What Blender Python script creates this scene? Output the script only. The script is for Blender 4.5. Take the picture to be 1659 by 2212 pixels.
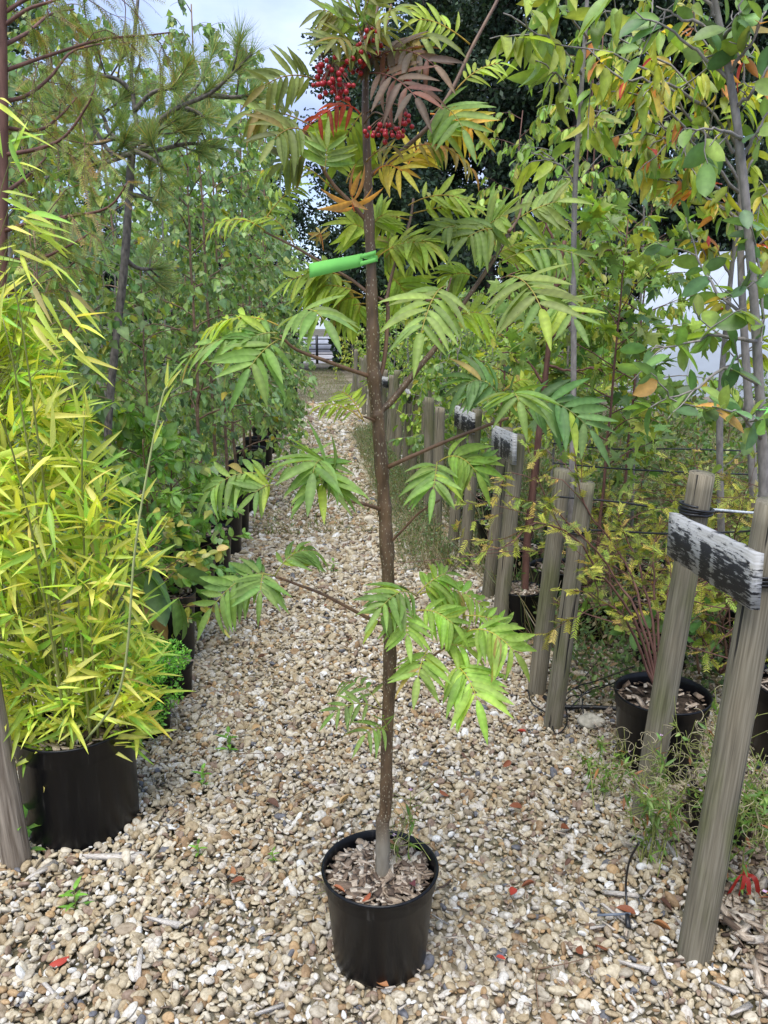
import bpy, math, random
import numpy as np
from mathutils import Vector, Matrix

# ------------------------------------------------------------------ camera, sky, sun, exposure
for o in list(bpy.data.objects): bpy.data.objects.remove(o)
scene = bpy.context.scene
COL = scene.collection
R = math.radians
CAMH, PITCH, FOC = 1.6, R(13.2), 1703.0          # focal length in units of a 1659 x 2212 picture
cd = bpy.data.cameras.new('camera'); cam = bpy.data.objects.new('camera', cd); COL.objects.link(cam)
cam.location = (0, 0, CAMH); cam.rotation_euler = (R(90) - PITCH, 0, 0)
cd.sensor_fit = 'VERTICAL'; cd.sensor_height = 24; cd.sensor_width = 18; cd.lens = 12 * FOC / 1106.0
cd.clip_start = 0.05; cd.clip_end = 2000
scene.camera = cam
SUN_EL, SUN_AZ = R(66), R(-165)                  # high behind the viewer, through cloud
w = bpy.data.worlds.new('World'); scene.world = w; w.use_nodes = True
nt = w.node_tree; nt.nodes.clear()
def wn(t, **k):
    n = nt.nodes.new(t)
    for a, b in k.items(): setattr(n, a, b)
    return n
wo = wn('ShaderNodeOutputWorld'); sky = wn('ShaderNodeTexSky', sky_type='NISHITA', sun_disc=False)
sky.sun_elevation = SUN_EL; sky.sun_rotation = SUN_AZ
b1 = wn('ShaderNodeBackground'); b1.inputs[1].default_value = 0.11
b2 = wn('ShaderNodeBackground'); b2.inputs[1].default_value = .72
tc = wn('ShaderNodeTexCoord'); mp = wn('ShaderNodeMapping'); mp.inputs['Scale'].default_value = (1, 1, 2.2)
nz = wn('ShaderNodeTexNoise'); nz.inputs['Scale'].default_value = 3.2; nz.inputs['Detail'].default_value = 7; nz.inputs['Roughness'].default_value = .52
nz2 = wn('ShaderNodeTexNoise'); nz2.inputs['Scale'].default_value = 5.0; nz2.inputs['Detail'].default_value = 6
cr = wn('ShaderNodeValToRGB'); cr.color_ramp.elements[0].position = .36; cr.color_ramp.elements[1].position = .56
cr.color_ramp.elements[0].color = (.45, .45, .45, 1); cr.color_ramp.elements[1].color = (1, 1, 1, 1)
cc = wn('ShaderNodeValToRGB'); cc.color_ramp.elements[0].position = .35; cc.color_ramp.elements[1].position = .65
cc.color_ramp.elements[0].color = (.215, .285, .50, 1); cc.color_ramp.elements[1].color = (.40, .47, .64, 1)
mx = wn('ShaderNodeMixShader')
for a, b in ((tc.outputs['Generated'], mp.inputs[0]), (mp.outputs[0], nz.inputs[0]), (mp.outputs[0], nz2.inputs[0]), (nz.outputs[0], cr.inputs[0]),
             (nz2.outputs[0], cc.inputs[0]), (cc.outputs[0], b2.inputs[0]), (sky.outputs[0], b1.inputs[0]), (cr.outputs[0], mx.inputs[0]),
             (b1.outputs[0], mx.inputs[1]), (b2.outputs[0], mx.inputs[2]), (mx.outputs[0], wo.inputs[0])): nt.links.new(a, b)
sl = bpy.data.lights.new('sun', 'SUN'); sl.energy = 1.5; sl.angle = R(45); sl.color = (1, .97, .92)
sun = bpy.data.objects.new('sun', sl); COL.objects.link(sun)
sdir = Vector((math.sin(SUN_AZ) * math.cos(SUN_EL), math.cos(SUN_AZ) * math.cos(SUN_EL), math.sin(SUN_EL)))
sun.rotation_euler = sdir.to_track_quat('Z', 'Y').to_euler(); sun.location = sdir * 30
vs = scene.view_settings; vs.view_transform = 'Standard'; vs.look = 'None'; vs.gamma = 1; vs.use_curve_mapping = False
vs.exposure = 1.62
scene.cycles.use_denoising = True
scene.cycles.max_bounces = 7; scene.cycles.transparent_max_bounces = 4; scene.cycles.diffuse_bounces = 4

# ------------------------------------------------------------------ helpers
A = np.array
UP = A([0., 0, 1])
CP, SP = math.cos(PITCH), math.sin(PITCH)
def P(x, y, Y):
    "point seen at (x, y) of the 1659 x 2212 picture at forward distance Y"
    dx, dy = (x - 829.5) / FOC, -(y - 1106) / FOC
    d = A([dx, CP + dy * SP, -SP + dy * CP]); d = d * (Y / d[1])
    return A([d[0], d[1], d[2] + CAMH])
def G(x, y, z=0.0):
    dx, dy = (x - 829.5) / FOC, -(y - 1106) / FOC
    d = A([dx, CP + dy * SP, -SP + dy * CP]); t = (z - CAMH) / d[2]
    return A([d[0] * t, d[1] * t, z])
def PX(n, Y): return n * Y / FOC * 1.03
def nrm(v):
    v = np.asarray(v, float); return v / np.maximum(np.linalg.norm(v, axis=-1, keepdims=True), 1e-9)
def rng_(s): return np.random.default_rng(s)

def mesh_of(name, parts, mat, smooth=True):
    "parts: (V, [faces arrays], colour rows or None)"
    Vs, loops, starts, tots, cols, off, ls = [], [], [], [], [], 0, 0
    hascol = any(p[2] is not None for p in parts)
    for V, Fs, C in parts:
        V = np.asarray(V, float).reshape(-1, 3)
        if isinstance(Fs, np.ndarray): Fs = [Fs]
        for F in Fs:
            F = np.asarray(F, int)
            if F.size == 0: continue
            k = F.shape[1]
            loops.append((F + off).ravel()); starts.append(ls + np.arange(len(F)) * k); tots.append(np.full(len(F), k)); ls += F.size
        Vs.append(V); off += len(V)
        if hascol: cols.append(np.full((len(V), 3), .3) if C is None else np.broadcast_to(C, (len(V), 3)))
    V = np.concatenate(Vs).astype(np.float32); L = np.concatenate(loops).astype(np.int32)
    S = np.concatenate(starts).astype(np.int32); T = np.concatenate(tots).astype(np.int32)
    me = bpy.data.meshes.new(name)
    me.vertices.add(len(V)); me.vertices.foreach_set('co', V.ravel())
    me.loops.add(len(L)); me.loops.foreach_set('vertex_index', L)
    me.polygons.add(len(S)); me.polygons.foreach_set('loop_start', S); me.polygons.foreach_set('loop_total', T)
    if smooth: me.polygons.foreach_set('use_smooth', np.ones(len(S), bool))
    if hascol:
        ca = me.color_attributes.new('col', 'FLOAT_COLOR', 'POINT')
        cc_ = np.ones((len(V), 4), np.float32); cc_[:, :3] = np.concatenate(cols); ca.data.foreach_set('color', cc_.ravel())
    me.update(calc_edges=True)
    if mat: me.materials.append(mat)
    return me
def tag(o, label=None, cat=None, group=None, kind=None):
    for k, v in (('label', label), ('category', cat), ('group', group), ('kind', kind)):
        if v: o[k] = v
    return o
def link(name, me, parent=None):
    o = bpy.data.objects.new(name, me); COL.objects.link(o)
    if parent is not None: o.parent = parent
    return o
def thing(name, loc, label, cat, group=None):
    o = link(name, None); o.location = loc; o.empty_display_size = .05
    return tag(o, label, cat, group)
def part(name, parts, mat, root, smooth=True, sub=False, kind=None):
    "mesh in world coordinates under a thing whose origin is its base"
    o = link(name, mesh_of(name, parts, mat, smooth), root)
    if not sub: o.location = -Vector(root.location)
    if kind: o['kind'] = kind
    return o
def smoothpath(pts, n):
    "Catmull-Rom through the points"
    p = np.asarray(pts, float)
    if len(p) == 2:
        t = np.linspace(0, 1, n)[:, None]; return p[0] * (1 - t) + p[1] * t
    q = np.vstack([2 * p[0] - p[1], p, 2 * p[-1] - p[-2]])
    u = np.linspace(0, len(p) - 1 - 1e-6, n); i = u.astype(int); t = (u - i)[:, None]
    a, b, c, d = q[i], q[i + 1], q[i + 2], q[i + 3]
    return .5 * ((2 * b) + (c - a) * t + (2 * a - 5 * b + 4 * c - d) * t ** 2 + (3 * b - a - 3 * c + d) * t ** 3)
def tube(path, rad, sides=8, cap=True, col=None, bump=None):
    p = np.asarray(path, float); n = len(p); rad = np.broadcast_to(np.asarray(rad, float), (n,))
    t = nrm(np.gradient(p, axis=0)); ref = A([0, 1., 0]) if abs(t[0][1]) < .9 else A([1., 0, 0])
    a = nrm(np.cross(t, ref)); b = np.cross(t, a)
    ang = np.arange(sides) / sides * 2 * np.pi
    rr = rad[:, None, None] * (np.ones((n, sides, 1)) if bump is None else bump[:, :, None])
    V = p[:, None, :] + rr * (np.cos(ang)[None, :, None] * a[:, None, :] + np.sin(ang)[None, :, None] * b[:, None, :])
    V = V.reshape(-1, 3)
    i = np.arange(n - 1)[:, None] * sides; j = np.arange(sides)[None, :]; j2 = (j + 1) % sides
    F = np.stack([i + j, i + j2, i + sides + j2, i + sides + j], -1).reshape(-1, 4)
    Fs = [F]
    if cap:
        Fs.append(np.arange(sides)[::-1][None, :].copy()); Fs.append((np.arange(sides) + (n - 1) * sides)[None, :])
    return (V, Fs, col)
def lathe(prof, seg=40, center=(0, 0, 0), wob=0, seed=0):
    prof = np.asarray(prof, float); n = len(prof); ang = np.arange(seg) / seg * 2 * np.pi
    k = 1 + wob * np.sin(2 * ang + seed)
    V = np.stack([prof[:, 0][:, None] * np.cos(ang) * k, prof[:, 0][:, None] * np.sin(ang) * k, np.repeat(prof[:, 1][:, None], seg, 1)], -1).reshape(-1, 3) + A(center)
    i = np.arange(n - 1)[:, None] * seg; j = np.arange(seg)[None, :]; j2 = (j + 1) % seg
    return (V, [np.stack([i + j, i + j2, i + seg + j2, i + seg + j], -1).reshape(-1, 4)], None)
def box(c, s, rot=None):
    x = A([[a, b, d] for a in (-.5, .5) for b in (-.5, .5) for d in (-.5, .5)]) * A(s)
    if rot is not None: x = x @ np.asarray(rot).T
    F = A([[0, 1, 3, 2], [4, 6, 7, 5], [0, 4, 5, 1], [2, 3, 7, 6], [0, 2, 6, 4], [1, 5, 7, 3]])
    return (x + A(c), [F], None)

# leaf templates: x across, y along (0..1), z up
def blade(nseg, prof, fold=.2, curve=.15, serr=0.0, twist=0.0):
    y = np.linspace(0, 1, nseg + 1); wd = A([prof(t) for t in y]); wd[0] = max(wd[0], .01); wd[-1] = .006
    if serr: wd[1:-1] *= 1 + serr * A([(-1) ** i for i in range(nseg - 1)])
    z = -curve * y ** 2
    V = np.zeros((nseg + 1, 3, 4))                 # fourth column: fold, scaled by the width
    V[:, 0] = np.stack([-wd, y, z, fold * wd], 1); V[:, 1] = np.stack([0 * wd, y - (.055 * np.sin(np.pi * y) if nseg > 8 else 0), z, 0 * wd], 1); V[:, 2] = np.stack([wd, y, z, fold * wd], 1)
    F = []
    for i in range(nseg):
        for k in (0, 1): F.append([i * 3 + k, i * 3 + k + 1, i * 3 + k + 4, i * 3 + k + 3])
    return V.reshape(-1, 4), A(F)
def flat3(T, ratio): return np.column_stack([T[0][:, :2], T[0][:, 2] + ratio * T[0][:, 3]]), T[1]
lance = lambda t: .5 * (np.sin(np.pi * min(1, t ** .75)) ** .8 if 0 < t < 1 else 0)
oval = lambda t: .5 * (np.sin(np.pi * t) ** .6 if 0 < t < 1 else 0)
bambp = lambda t: .5 * (min(1, t * 5) * (1 - max(0, t - .25) / .75) ** .7)
birchp = lambda t: .5 * (min(1, (t / .25) ** .6) if t < .25 else (1 - (t - .25) / .75) ** .9)
T_LANCE = blade(6, lance, .4, .22); T_LANCE_FAR = blade(3, lance, .25, .25)
T_OVAL = blade(6, oval, .3, .12); T_OVAL_FAR = blade(3, oval, .2, .2)
T_BAMB = blade(6, bambp, .5, .10)
T_BIRCH = blade(4, birchp, .15, .12); T_BIRCH_FAR = blade(2, lambda t: .5 if t == .5 else .12, .15, .1)
T_NEEDLE = (A([[-.5, 0, 0], [.5, 0, 0], [.35, .55, -.03], [-.35, .55, -.03], [0, 1, -.12]]), None)
def maple_t():
    pts = []; lob = [(-2.25, .5), (-1.15, .78), (0, 1.0), (1.15, .78), (2.25, .5)]
    for a, r in lob:
        for da, rr in ((-.34, .50), (-.20, .70), (-.10, .72), (0, 1), (.10, .72), (.20, .70), (.34, .50)):
            pts.append((math.sin(a + da) * r * rr * .62, .38 + math.cos(a + da) * r * rr * .62, -.05 - .16 * (r * rr) ** 2 + (.05 if abs(da) < .05 else 0)))
    V = A([(0, .38, 0)] + pts + [(0, .2, -.03)]); n = len(pts)
    F = A([[0, 1 + i, 2 + i] for i in range(n - 1)] + [[0, n, n + 1], [0, n + 1, 1]])
    return V, F
T_MAPLE = maple_t()
def leaves(tm, pos, d, nn, ln, wd, col, shade=0.0):
    V0, F0 = tm; pos = np.asarray(pos, float); n = len(pos)
    d = nrm(d); nn = np.asarray(nn, float); nn = nrm(nn - (nn * d).sum(1, keepdims=True) * d); s = np.cross(d, nn)
    ln = np.broadcast_to(ln, (n,))[:, None, None]; wd = np.broadcast_to(wd, (n,))[:, None, None]
    V = pos[:, None] + V0[None, :, 0:1] * wd * s[:, None] + V0[None, :, 1:2] * ln * d[:, None] + (V0[None, :, 2:3] * ln + (V0[None, :, 3:4] * wd if V0.shape[1] > 3 else 0)) * nn[:, None]
    F = F0[None] + (np.arange(n) * len(V0))[:, None, None]
    C = np.repeat(np.asarray(col, float).reshape(-1, 1, 3) * np.ones((n, 1, 3)), len(V0), 1)
    if V0.shape[1] > 3 and len(V0) > 9:      # paler midrib, slightly deeper margin
        k = np.where(np.arange(len(V0)) % 3 == 1, 1.22, .93)
        if len(V0) > 29: k = k * np.where((np.arange(len(V0)) // 3) % 2 == 0, 1.07, .93)    # side veins
        C = C * k[None, :, None]
    C = C.reshape(-1, 3)
    return (V.reshape(-1, 3), [F.reshape(-1, F0.shape[1])], C)
def needles(pos, d, nn, ln, wd, col):
    V0 = T_NEEDLE[0]; q = leaves((V0, A([[0, 1, 2, 3]])), pos, d, nn, ln, wd, col); n = len(pos)
    tri = A([[3, 2, 4]])[None] + (np.arange(n) * 5)[:, None, None]
    return (q[0], [q[1][0], tri.reshape(-1, 3)], q[2])
def pal(rng, n, cols, jit=.18):
    c = A([k[0] for k in cols], float); wts = A([k[1] for k in cols], float)
    out = c[rng.choice(len(c), n, p=wts / wts.sum())]
    return np.clip(out * (1 + jit * rng.normal(size=(n, 1))) * (1 + .06 * rng.normal(size=(n, 3))), .004, .9)

# ------------------------------------------------------------------ materials
MATS = {}
def mat(name):
    m = bpy.data.materials.new(name); m.use_nodes = True; t = m.node_tree; t.nodes.clear()
    out = t.nodes.new('ShaderNodeOutputMaterial'); MATS[name] = m
    def N(kind, **k):
        n = t.nodes.new(kind)
        for a, b in k.items():
            if isinstance(a, str) and a.startswith('i_'): n.inputs[a[2:].replace('_', ' ')].default_value = b
            else: setattr(n, a, b)
        return n
    return m, t, out, N
def ramp(N, stops, interp='LINEAR'):
    n = N('ShaderNodeValToRGB'); e = n.color_ramp.elements; n.color_ramp.interpolation = interp
    while len(e) < len(stops): e.new(.5)
    for i, (p, c) in enumerate(stops): e[i].position = p; e[i].color = (*c, 1) if len(c) == 3 else c
    return n
def leaf_mat(name, source, transl=.35, rough=.42, spec=.45, speck=0.0):
    m, t, out, N = mat(name); L = t.links.new
    if source == 'attr': c = N('ShaderNodeAttribute', attribute_name='col').outputs['Color']
    else: c = N('ShaderNodeObjectInfo').outputs['Color']
    tcn = N('ShaderNodeTexCoord'); nz = N('ShaderNodeTexNoise'); nz.inputs['Scale'].default_value = 38; nz.inputs['Detail'].default_value = 4
    L(tcn.outputs['Object'], nz.inputs[0])
    hs = N('ShaderNodeHueSaturation'); mr = N('ShaderNodeMapRange'); mr.inputs[1].default_value = .3; mr.inputs[2].default_value = .7; mr.inputs[3].default_value = .8; mr.inputs[4].default_value = 1.2
    L(nz.outputs[0], mr.inputs[0]); L(mr.outputs[0], hs.inputs['Value']); L(c, hs.inputs['Color'])
    cc = hs.outputs[0]
    if speck:
        n2 = N('ShaderNodeTexNoise'); n2.inputs['Scale'].default_value = 120; L(tcn.outputs['Object'], n2.inputs[0])
        rp = ramp(N, [(.70, (0, 0, 0)), (.76, (speck,) * 3)]); L(n2.outputs[0], rp.inputs[0])
        mxc = N('ShaderNodeMix', data_type='RGBA'); L(rp.outputs[0], mxc.inputs[0]); L(cc, mxc.inputs[6]); mxc.inputs[7].default_value = (.07, .035, .02, 1); cc = mxc.outputs[2]
    pb = N('ShaderNodeBsdfPrincipled'); pb.inputs['Roughness'].default_value = rough; pb.inputs['Specular IOR Level'].default_value = spec
    tr = N('ShaderNodeBsdfTranslucent'); gm = N('ShaderNodeMix', data_type='RGBA', blend_type='MULTIPLY'); gm.inputs[0].default_value = 1
    gm.inputs[7].default_value = (1.9, 1.8, .75, 1); L(cc, gm.inputs[6]); L(gm.outputs[2], tr.inputs[0])
    L(cc, pb.inputs['Base Color']); ms = N('ShaderNodeMixShader'); ms.inputs[0].default_value = transl
    L(pb.outputs[0], ms.inputs[1]); L(tr.outputs[0], ms.inputs[2]); L(ms.outputs[0], out.inputs[0])
    return m
M_LEAF = leaf_mat('leaf', 'attr'); M_LEAFO = leaf_mat('leaf_object', 'obj')
M_ROWAN = leaf_mat('rowan_leaf', 'attr', .38, .5, .32, .55); M_NEEDLE = leaf_mat('needle', 'attr', .22, .5, .35)
M_DARK = leaf_mat('far_leaf', 'attr', .15, .5, .3)
M_DRY = leaf_mat('dry_leaf', 'obj', .1, .6, .3)
def bark(name, c1, c2, sc=(40, 40, 6), bumpd=.3, speck=None, rough=.75, band=None):
    m, t, out, N = mat(name); L = t.links.new
    tcn = N('ShaderNodeTexCoord'); mpn = N('ShaderNodeMapping'); mpn.inputs['Scale'].default_value = sc; L(tcn.outputs['Object'], mpn.inputs[0])
    nz = N('ShaderNodeTexNoise'); nz.inputs['Scale'].default_value = 1; nz.inputs['Detail'].default_value = 6; L(mpn.outputs[0], nz.inputs[0])
    rp = ramp(N, [(.3, c1), (.7, c2)]); L(nz.outputs[0], rp.inputs[0]); c = rp.outputs[0]
    if speck:
        vo = N('ShaderNodeTexVoronoi'); vo.inputs['Scale'].default_value = 1; m2 = N('ShaderNodeMapping'); m2.inputs['Scale'].default_value = (230, 230, 95); L(tcn.outputs['Object'], m2.inputs[0]); L(m2.outputs[0], vo.inputs[0])
        r2 = ramp(N, [(.16, (1, 1, 1)), (.24, (0, 0, 0))]); L(vo.outputs['Distance'], r2.inputs[0])
        mi = N('ShaderNodeMix', data_type='RGBA'); L(r2.outputs[0], mi.inputs[0]); L(c, mi.inputs[6]); mi.inputs[7].default_value = (*speck, 1); c = mi.outputs[2]
    if band:                                                    # grafted rootstock: paler bark below a height
        sx = N('ShaderNodeSeparateXYZ'); L(tcn.outputs['Object'], sx.inputs[0])
        add = N('ShaderNodeMath', operation='MULTIPLY_ADD'); add.inputs[1].default_value = .05; L(nz.outputs[0], add.inputs[0]); L(sx.outputs[2], add.inputs[2])
        r3 = ramp(N, [(band[0] - .02, (1, 1, 1)), (band[0] + .06, (0, 0, 0))]); L(add.outputs[0], r3.inputs[0])
        mi = N('ShaderNodeMix', data_type='RGBA'); L(r3.outputs[0], mi.inputs[0]); L(c, mi.inputs[6]); r4 = ramp(N, [(.3, band[1]), (.7, band[2])]); L(nz.outputs[0], r4.inputs[0]); L(r4.outputs[0], mi.inputs[7]); c = mi.outputs[2]
    pb = N('ShaderNodeBsdfPrincipled'); pb.inputs['Roughness'].default_value = rough; L(c, pb.inputs['Base Color'])
    bp = N('ShaderNodeBump'); bp.inputs['Strength'].default_value = bumpd; bp.inputs['Distance'].default_value = .01; L(nz.outputs[0], bp.inputs['Height']); L(bp.outputs[0], pb.inputs['Normal'])
    L(pb.outputs[0], out.inputs[0]); return m
M_ROWANBARK = bark('rowan_bark', (.062, .036, .017), (.175, .105, .052), (60, 60, 14), .35, (.38, .33, .22), .5, (.385, (.15, .125, .085), (.27, .24, .185)))
M_TWIG = bark('twig', (.10, .05, .028), (.20, .115, .06), (80, 80, 20), .2, None, .55)
M_RACHIS = leaf_mat('rachis', 'attr', .15, .5, .4)
M_GREYBARK = bark('grey_bark', (.16, .14, .125), (.30, .27, .24), (60, 60, 25), .35)
M_BIRCHBARK = bark('birch_bark', (.12, .07, .045), (.27, .17, .11), (30, 30, 40), .3)
M_PINEBARK = bark('pine_bark', (.055, .044, .038), (.21, .18, .15), (60, 60, 30), .7)
M_REDBARK = bark('reddish_bark', (.08, .032, .022), (.18, .085, .06), (40, 40, 10), .4)
M_DARKBARK = bark('dark_bark', (.025, .02, .016), (.07, .055, .045), (6, 6, 2), .5)
def post_mat():
    m, t, out, N = mat('weathered_post'); L = t.links.new
    tcn = N('ShaderNodeTexCoord'); oi = N('ShaderNodeObjectInfo')
    ad = N('ShaderNodeVectorMath', operation='MULTIPLY_ADD'); cm = N('ShaderNodeCombineXYZ'); L(oi.outputs['Random'], cm.inputs[0]); L(oi.outputs['Random'], cm.inputs[2])
    L(cm.outputs[0], ad.inputs[0]); ad.inputs[1].default_value = (7, 0, 9); L(tcn.outputs['Object'], ad.inputs[2])
    def nzs(sc, det=6):
        mpn = N('ShaderNodeMapping'); mpn.inputs['Scale'].default_value = sc; L(ad.outputs[0], mpn.inputs[0])
        nz = N('ShaderNodeTexNoise'); nz.inputs['Scale'].default_value = 1; nz.inputs['Detail'].default_value = det; L(mpn.outputs[0], nz.inputs[0]); return nz.outputs[0]
    g = nzs((210, 210, 6), 9); big = nzs((9, 9, 3), 4); crk = nzs((60, 60, 1.6), 4)
    r1 = ramp(N, [(.25, (.09, .076, .052)), (.5, (.168, .146, .102)), (.78, (.262, .232, .172))]); L(g, r1.inputs[0])
    r2 = ramp(N, [(.34, (.72, .80, .52)), (.50, (1, 1, .98)), (.7, (1.2, 1.15, 1.08))]); L(big, r2.inputs[0])
    mu = N('ShaderNodeMix', data_type='RGBA', blend_type='MULTIPLY'); mu.inputs[0].default_value = 1; L(r1.outputs[0], mu.inputs[6]); L(r2.outputs[0], mu.inputs[7])
    r3 = ramp(N, [(.335, (.10, .10, .10)), (.36, (1, 1, 1))]); L(crk, r3.inputs[0])
    m2 = N('ShaderNodeMix', data_type='RGBA', blend_type='MULTIPLY'); m2.inputs[0].default_value = 1; L(mu.outputs[2], m2.inputs[6]); L(r3.outputs[0], m2.inputs[7])
    pb = N('ShaderNodeBsdfPrincipled'); pb.inputs['Roughness'].default_value = .85; L(m2.outputs[2], pb.inputs['Base Color'])
    b1 = N('ShaderNodeBump'); b1.inputs['Strength'].default_value = .35; b1.inputs['Distance'].default_value = .004; L(g, b1.inputs['Height'])
    b2 = N('ShaderNodeBump'); b2.inputs['Strength'].default_value = .8; b2.inputs['Distance'].default_value = .006; L(r3.outputs[0], b2.inputs['Height']); L(b1.outputs[0], b2.inputs['Normal']); L(b2.outputs[0], pb.inputs['Normal'])
    L(pb.outputs[0], out.inputs[0]); return m
M_POST = post_mat()
def plain(name, c, rough=.5, spec=.5, noise=0, nscale=20, bump=0):
    m, t, out, N = mat(name); L = t.links.new
    pb = N('ShaderNodeBsdfPrincipled'); pb.inputs['Roughness'].default_value = rough; pb.inputs['Specular IOR Level'].default_value = spec; pb.inputs['Base Color'].default_value = (*c, 1)
    if noise or bump:
        tcn = N('ShaderNodeTexCoord'); nz = N('ShaderNodeTexNoise'); nz.inputs['Scale'].default_value = nscale; nz.inputs['Detail'].default_value = 6; L(tcn.outputs['Object'], nz.inputs[0])
        lo = tuple(x * (1 - noise) for x in c); hi = tuple(min(1, x * (1 + noise)) for x in c)
        rp = ramp(N, [(.3, lo), (.7, hi)]); L(nz.outputs[0], rp.inputs[0]); L(rp.outputs[0], pb.inputs['Base Color'])
        if bump:
            bp = N('ShaderNodeBump'); bp.inputs['Strength'].default_value = bump; bp.inputs['Distance'].default_value = .01; L(nz.outputs[0], bp.inputs['Height']); L(bp.outputs[0], pb.inputs['Normal'])
    L(pb.outputs[0], out.inputs[0]); return m
def pot_mat():
    m, t, out, N = mat('black_pot_plastic'); L = t.links.new
    tcn = N('ShaderNodeTexCoord'); nz = N('ShaderNodeTexNoise'); nz.inputs['Scale'].default_value = 9; nz.inputs['Detail'].default_value = 8; L(tcn.outputs['Object'], nz.inputs[0])
    mpn = N('ShaderNodeMapping'); mpn.inputs['Scale'].default_value = (60, 60, 7); L(tcn.outputs['Object'], mpn.inputs[0])
    n2 = N('ShaderNodeTexNoise'); n2.inputs['Scale'].default_value = 1; n2.inputs['Detail'].default_value = 5; L(mpn.outputs[0], n2.inputs[0])
    rp = ramp(N, [(.5, (.0028, .003, .004)), (.66, (.007, .007, .0075)), (.78, (.04, .038, .034))]); L(n2.outputs[0], rp.inputs[0])
    pb = N('ShaderNodeBsdfPrincipled'); pb.inputs['Specular IOR Level'].default_value = .3; L(rp.outputs[0], pb.inputs['Base Color']); mr = N('ShaderNodeMapRange'); mr.inputs[3].default_value = .22; mr.inputs[4].default_value = .5; L(nz.outputs[0], mr.inputs[0]); L(mr.outputs[0], pb.inputs['Roughness'])
    bp = N('ShaderNodeBump'); bp.inputs['Strength'].default_value = .06; bp.inputs['Distance'].default_value = .01; L(n2.outputs[0], bp.inputs['Height']); L(bp.outputs[0], pb.inputs['Normal'])
    L(pb.outputs[0], out.inputs[0]); return m
M_POT = pot_mat()
M_SOIL = plain('dark_soil', (.045, .032, .022), .95, .2, .6, 60, .8)
M_TUBE = plain('black_tube', (.012, .012, .013), .4)
M_STRIP = plain('green_label', (.23, .66, .14), .75, .15, .05, 30)
M_RED = plain('red_strip', (.42, .03, .02), .5, .4, .2, 30)
def chip_mat():
    m, t, out, N = mat('wood_chip'); L = t.links.new
    oi = N('ShaderNodeObjectInfo'); rp = ramp(N, [(0, (.07, .045, .03)), (.25, (.20, .14, .095)), (.5, (.36, .28, .20)), (.8, (.52, .43, .33)), (1, (.60, .54, .45))]); L(oi.outputs['Random'], rp.inputs[0])
    tcn = N('ShaderNodeTexCoord'); mpn = N('ShaderNodeMapping'); mpn.inputs['Scale'].default_value = (9, 1.2, 9); L(tcn.outputs['Object'], mpn.inputs[0])
    nz = N('ShaderNodeTexNoise'); nz.inputs['Scale'].default_value = 3; L(mpn.outputs[0], nz.inputs[0]); r2 = ramp(N, [(.35, (.55, .52, .5)), (.65, (1.1, 1.1, 1.1))]); L(nz.outputs[0], r2.inputs[0])
    mu = N('ShaderNodeMix', data_type='RGBA', blend_type='MULTIPLY'); mu.inputs[0].default_value = 1; L(rp.outputs[0], mu.inputs[6]); L(r2.outputs[0], mu.inputs[7])
    pb = N('ShaderNodeBsdfPrincipled'); pb.inputs['Roughness'].default_value = .85; L(mu.outputs[2], pb.inputs['Base Color']); L(pb.outputs[0], out.inputs[0]); return m
M_CHIP = chip_mat()
def pebble_mat():
    m, t, out, N = mat('pebble'); L = t.links.new
    oi = N('ShaderNodeObjectInfo')
    rp = ramp(N, [(0, (.29, .225, .135)), (.12, (.34, .28, .185)), (.26, (.40, .34, .235)), (.38, (.31, .27, .205)), (.50, (.45, .40, .31)), (.60, (.24, .19, .13)),
                  (.66, (.23, .15, .08)), (.70, (.34, .225, .115)), (.74, (.42, .38, .32)), (.82, (.20, .14, .10)), (.87, (.47, .44, .385)), (.95, (.56, .55, .52)), (.98, (.11, .11, .12))], 'CONSTANT'); L(oi.outputs['Random'], rp.inputs[0])
    tcn = N('ShaderNodeTexCoord'); av = N('ShaderNodeVectorMath', operation='MULTIPLY_ADD'); cm = N('ShaderNodeCombineXYZ')
    for i in range(3): L(oi.outputs['Random'], cm.inputs[i])
    L(cm.outputs[0], av.inputs[0]); av.inputs[1].default_value = (31, 57, 83); L(tcn.outputs['Object'], av.inputs[2])
    nz = N('ShaderNodeTexNoise'); nz.inputs['Scale'].default_value = 2.2; nz.inputs['Detail'].default_value = 6; L(av.outputs[0], nz.inputs[0])
    r2 = ramp(N, [(.32, (.80, .76, .70)), (.5, (1.13, 1.13, 1.12)), (.68, (1.34, 1.34, 1.34))]); L(nz.outputs[0], r2.inputs[0])
    mu = N('ShaderNodeMix', data_type='RGBA', blend_type='MULTIPLY'); mu.inputs[0].default_value = 1; L(rp.outputs[0], mu.inputs[6]); L(r2.outputs[0], mu.inputs[7])
    pb = N('ShaderNodeBsdfPrincipled'); pb.inputs['Roughness'].default_value = .62; pb.inputs['Specular IOR Level'].default_value = .35; L(mu.outputs[2], pb.inputs['Base Color'])
    bp = N('ShaderNodeBump'); bp.inputs['Strength'].default_value = .12; bp.inputs['Distance'].default_value = .1; n3 = N('ShaderNodeTexNoise'); n3.inputs['Scale'].default_value = 6; L(av.outputs[0], n3.inputs[0]); L(n3.outputs[0], bp.inputs['Height']); L(bp.outputs[0], pb.inputs['Normal'])
    L(pb.outputs[0], out.inputs[0]); return m
M_PEB = pebble_mat()
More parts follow.
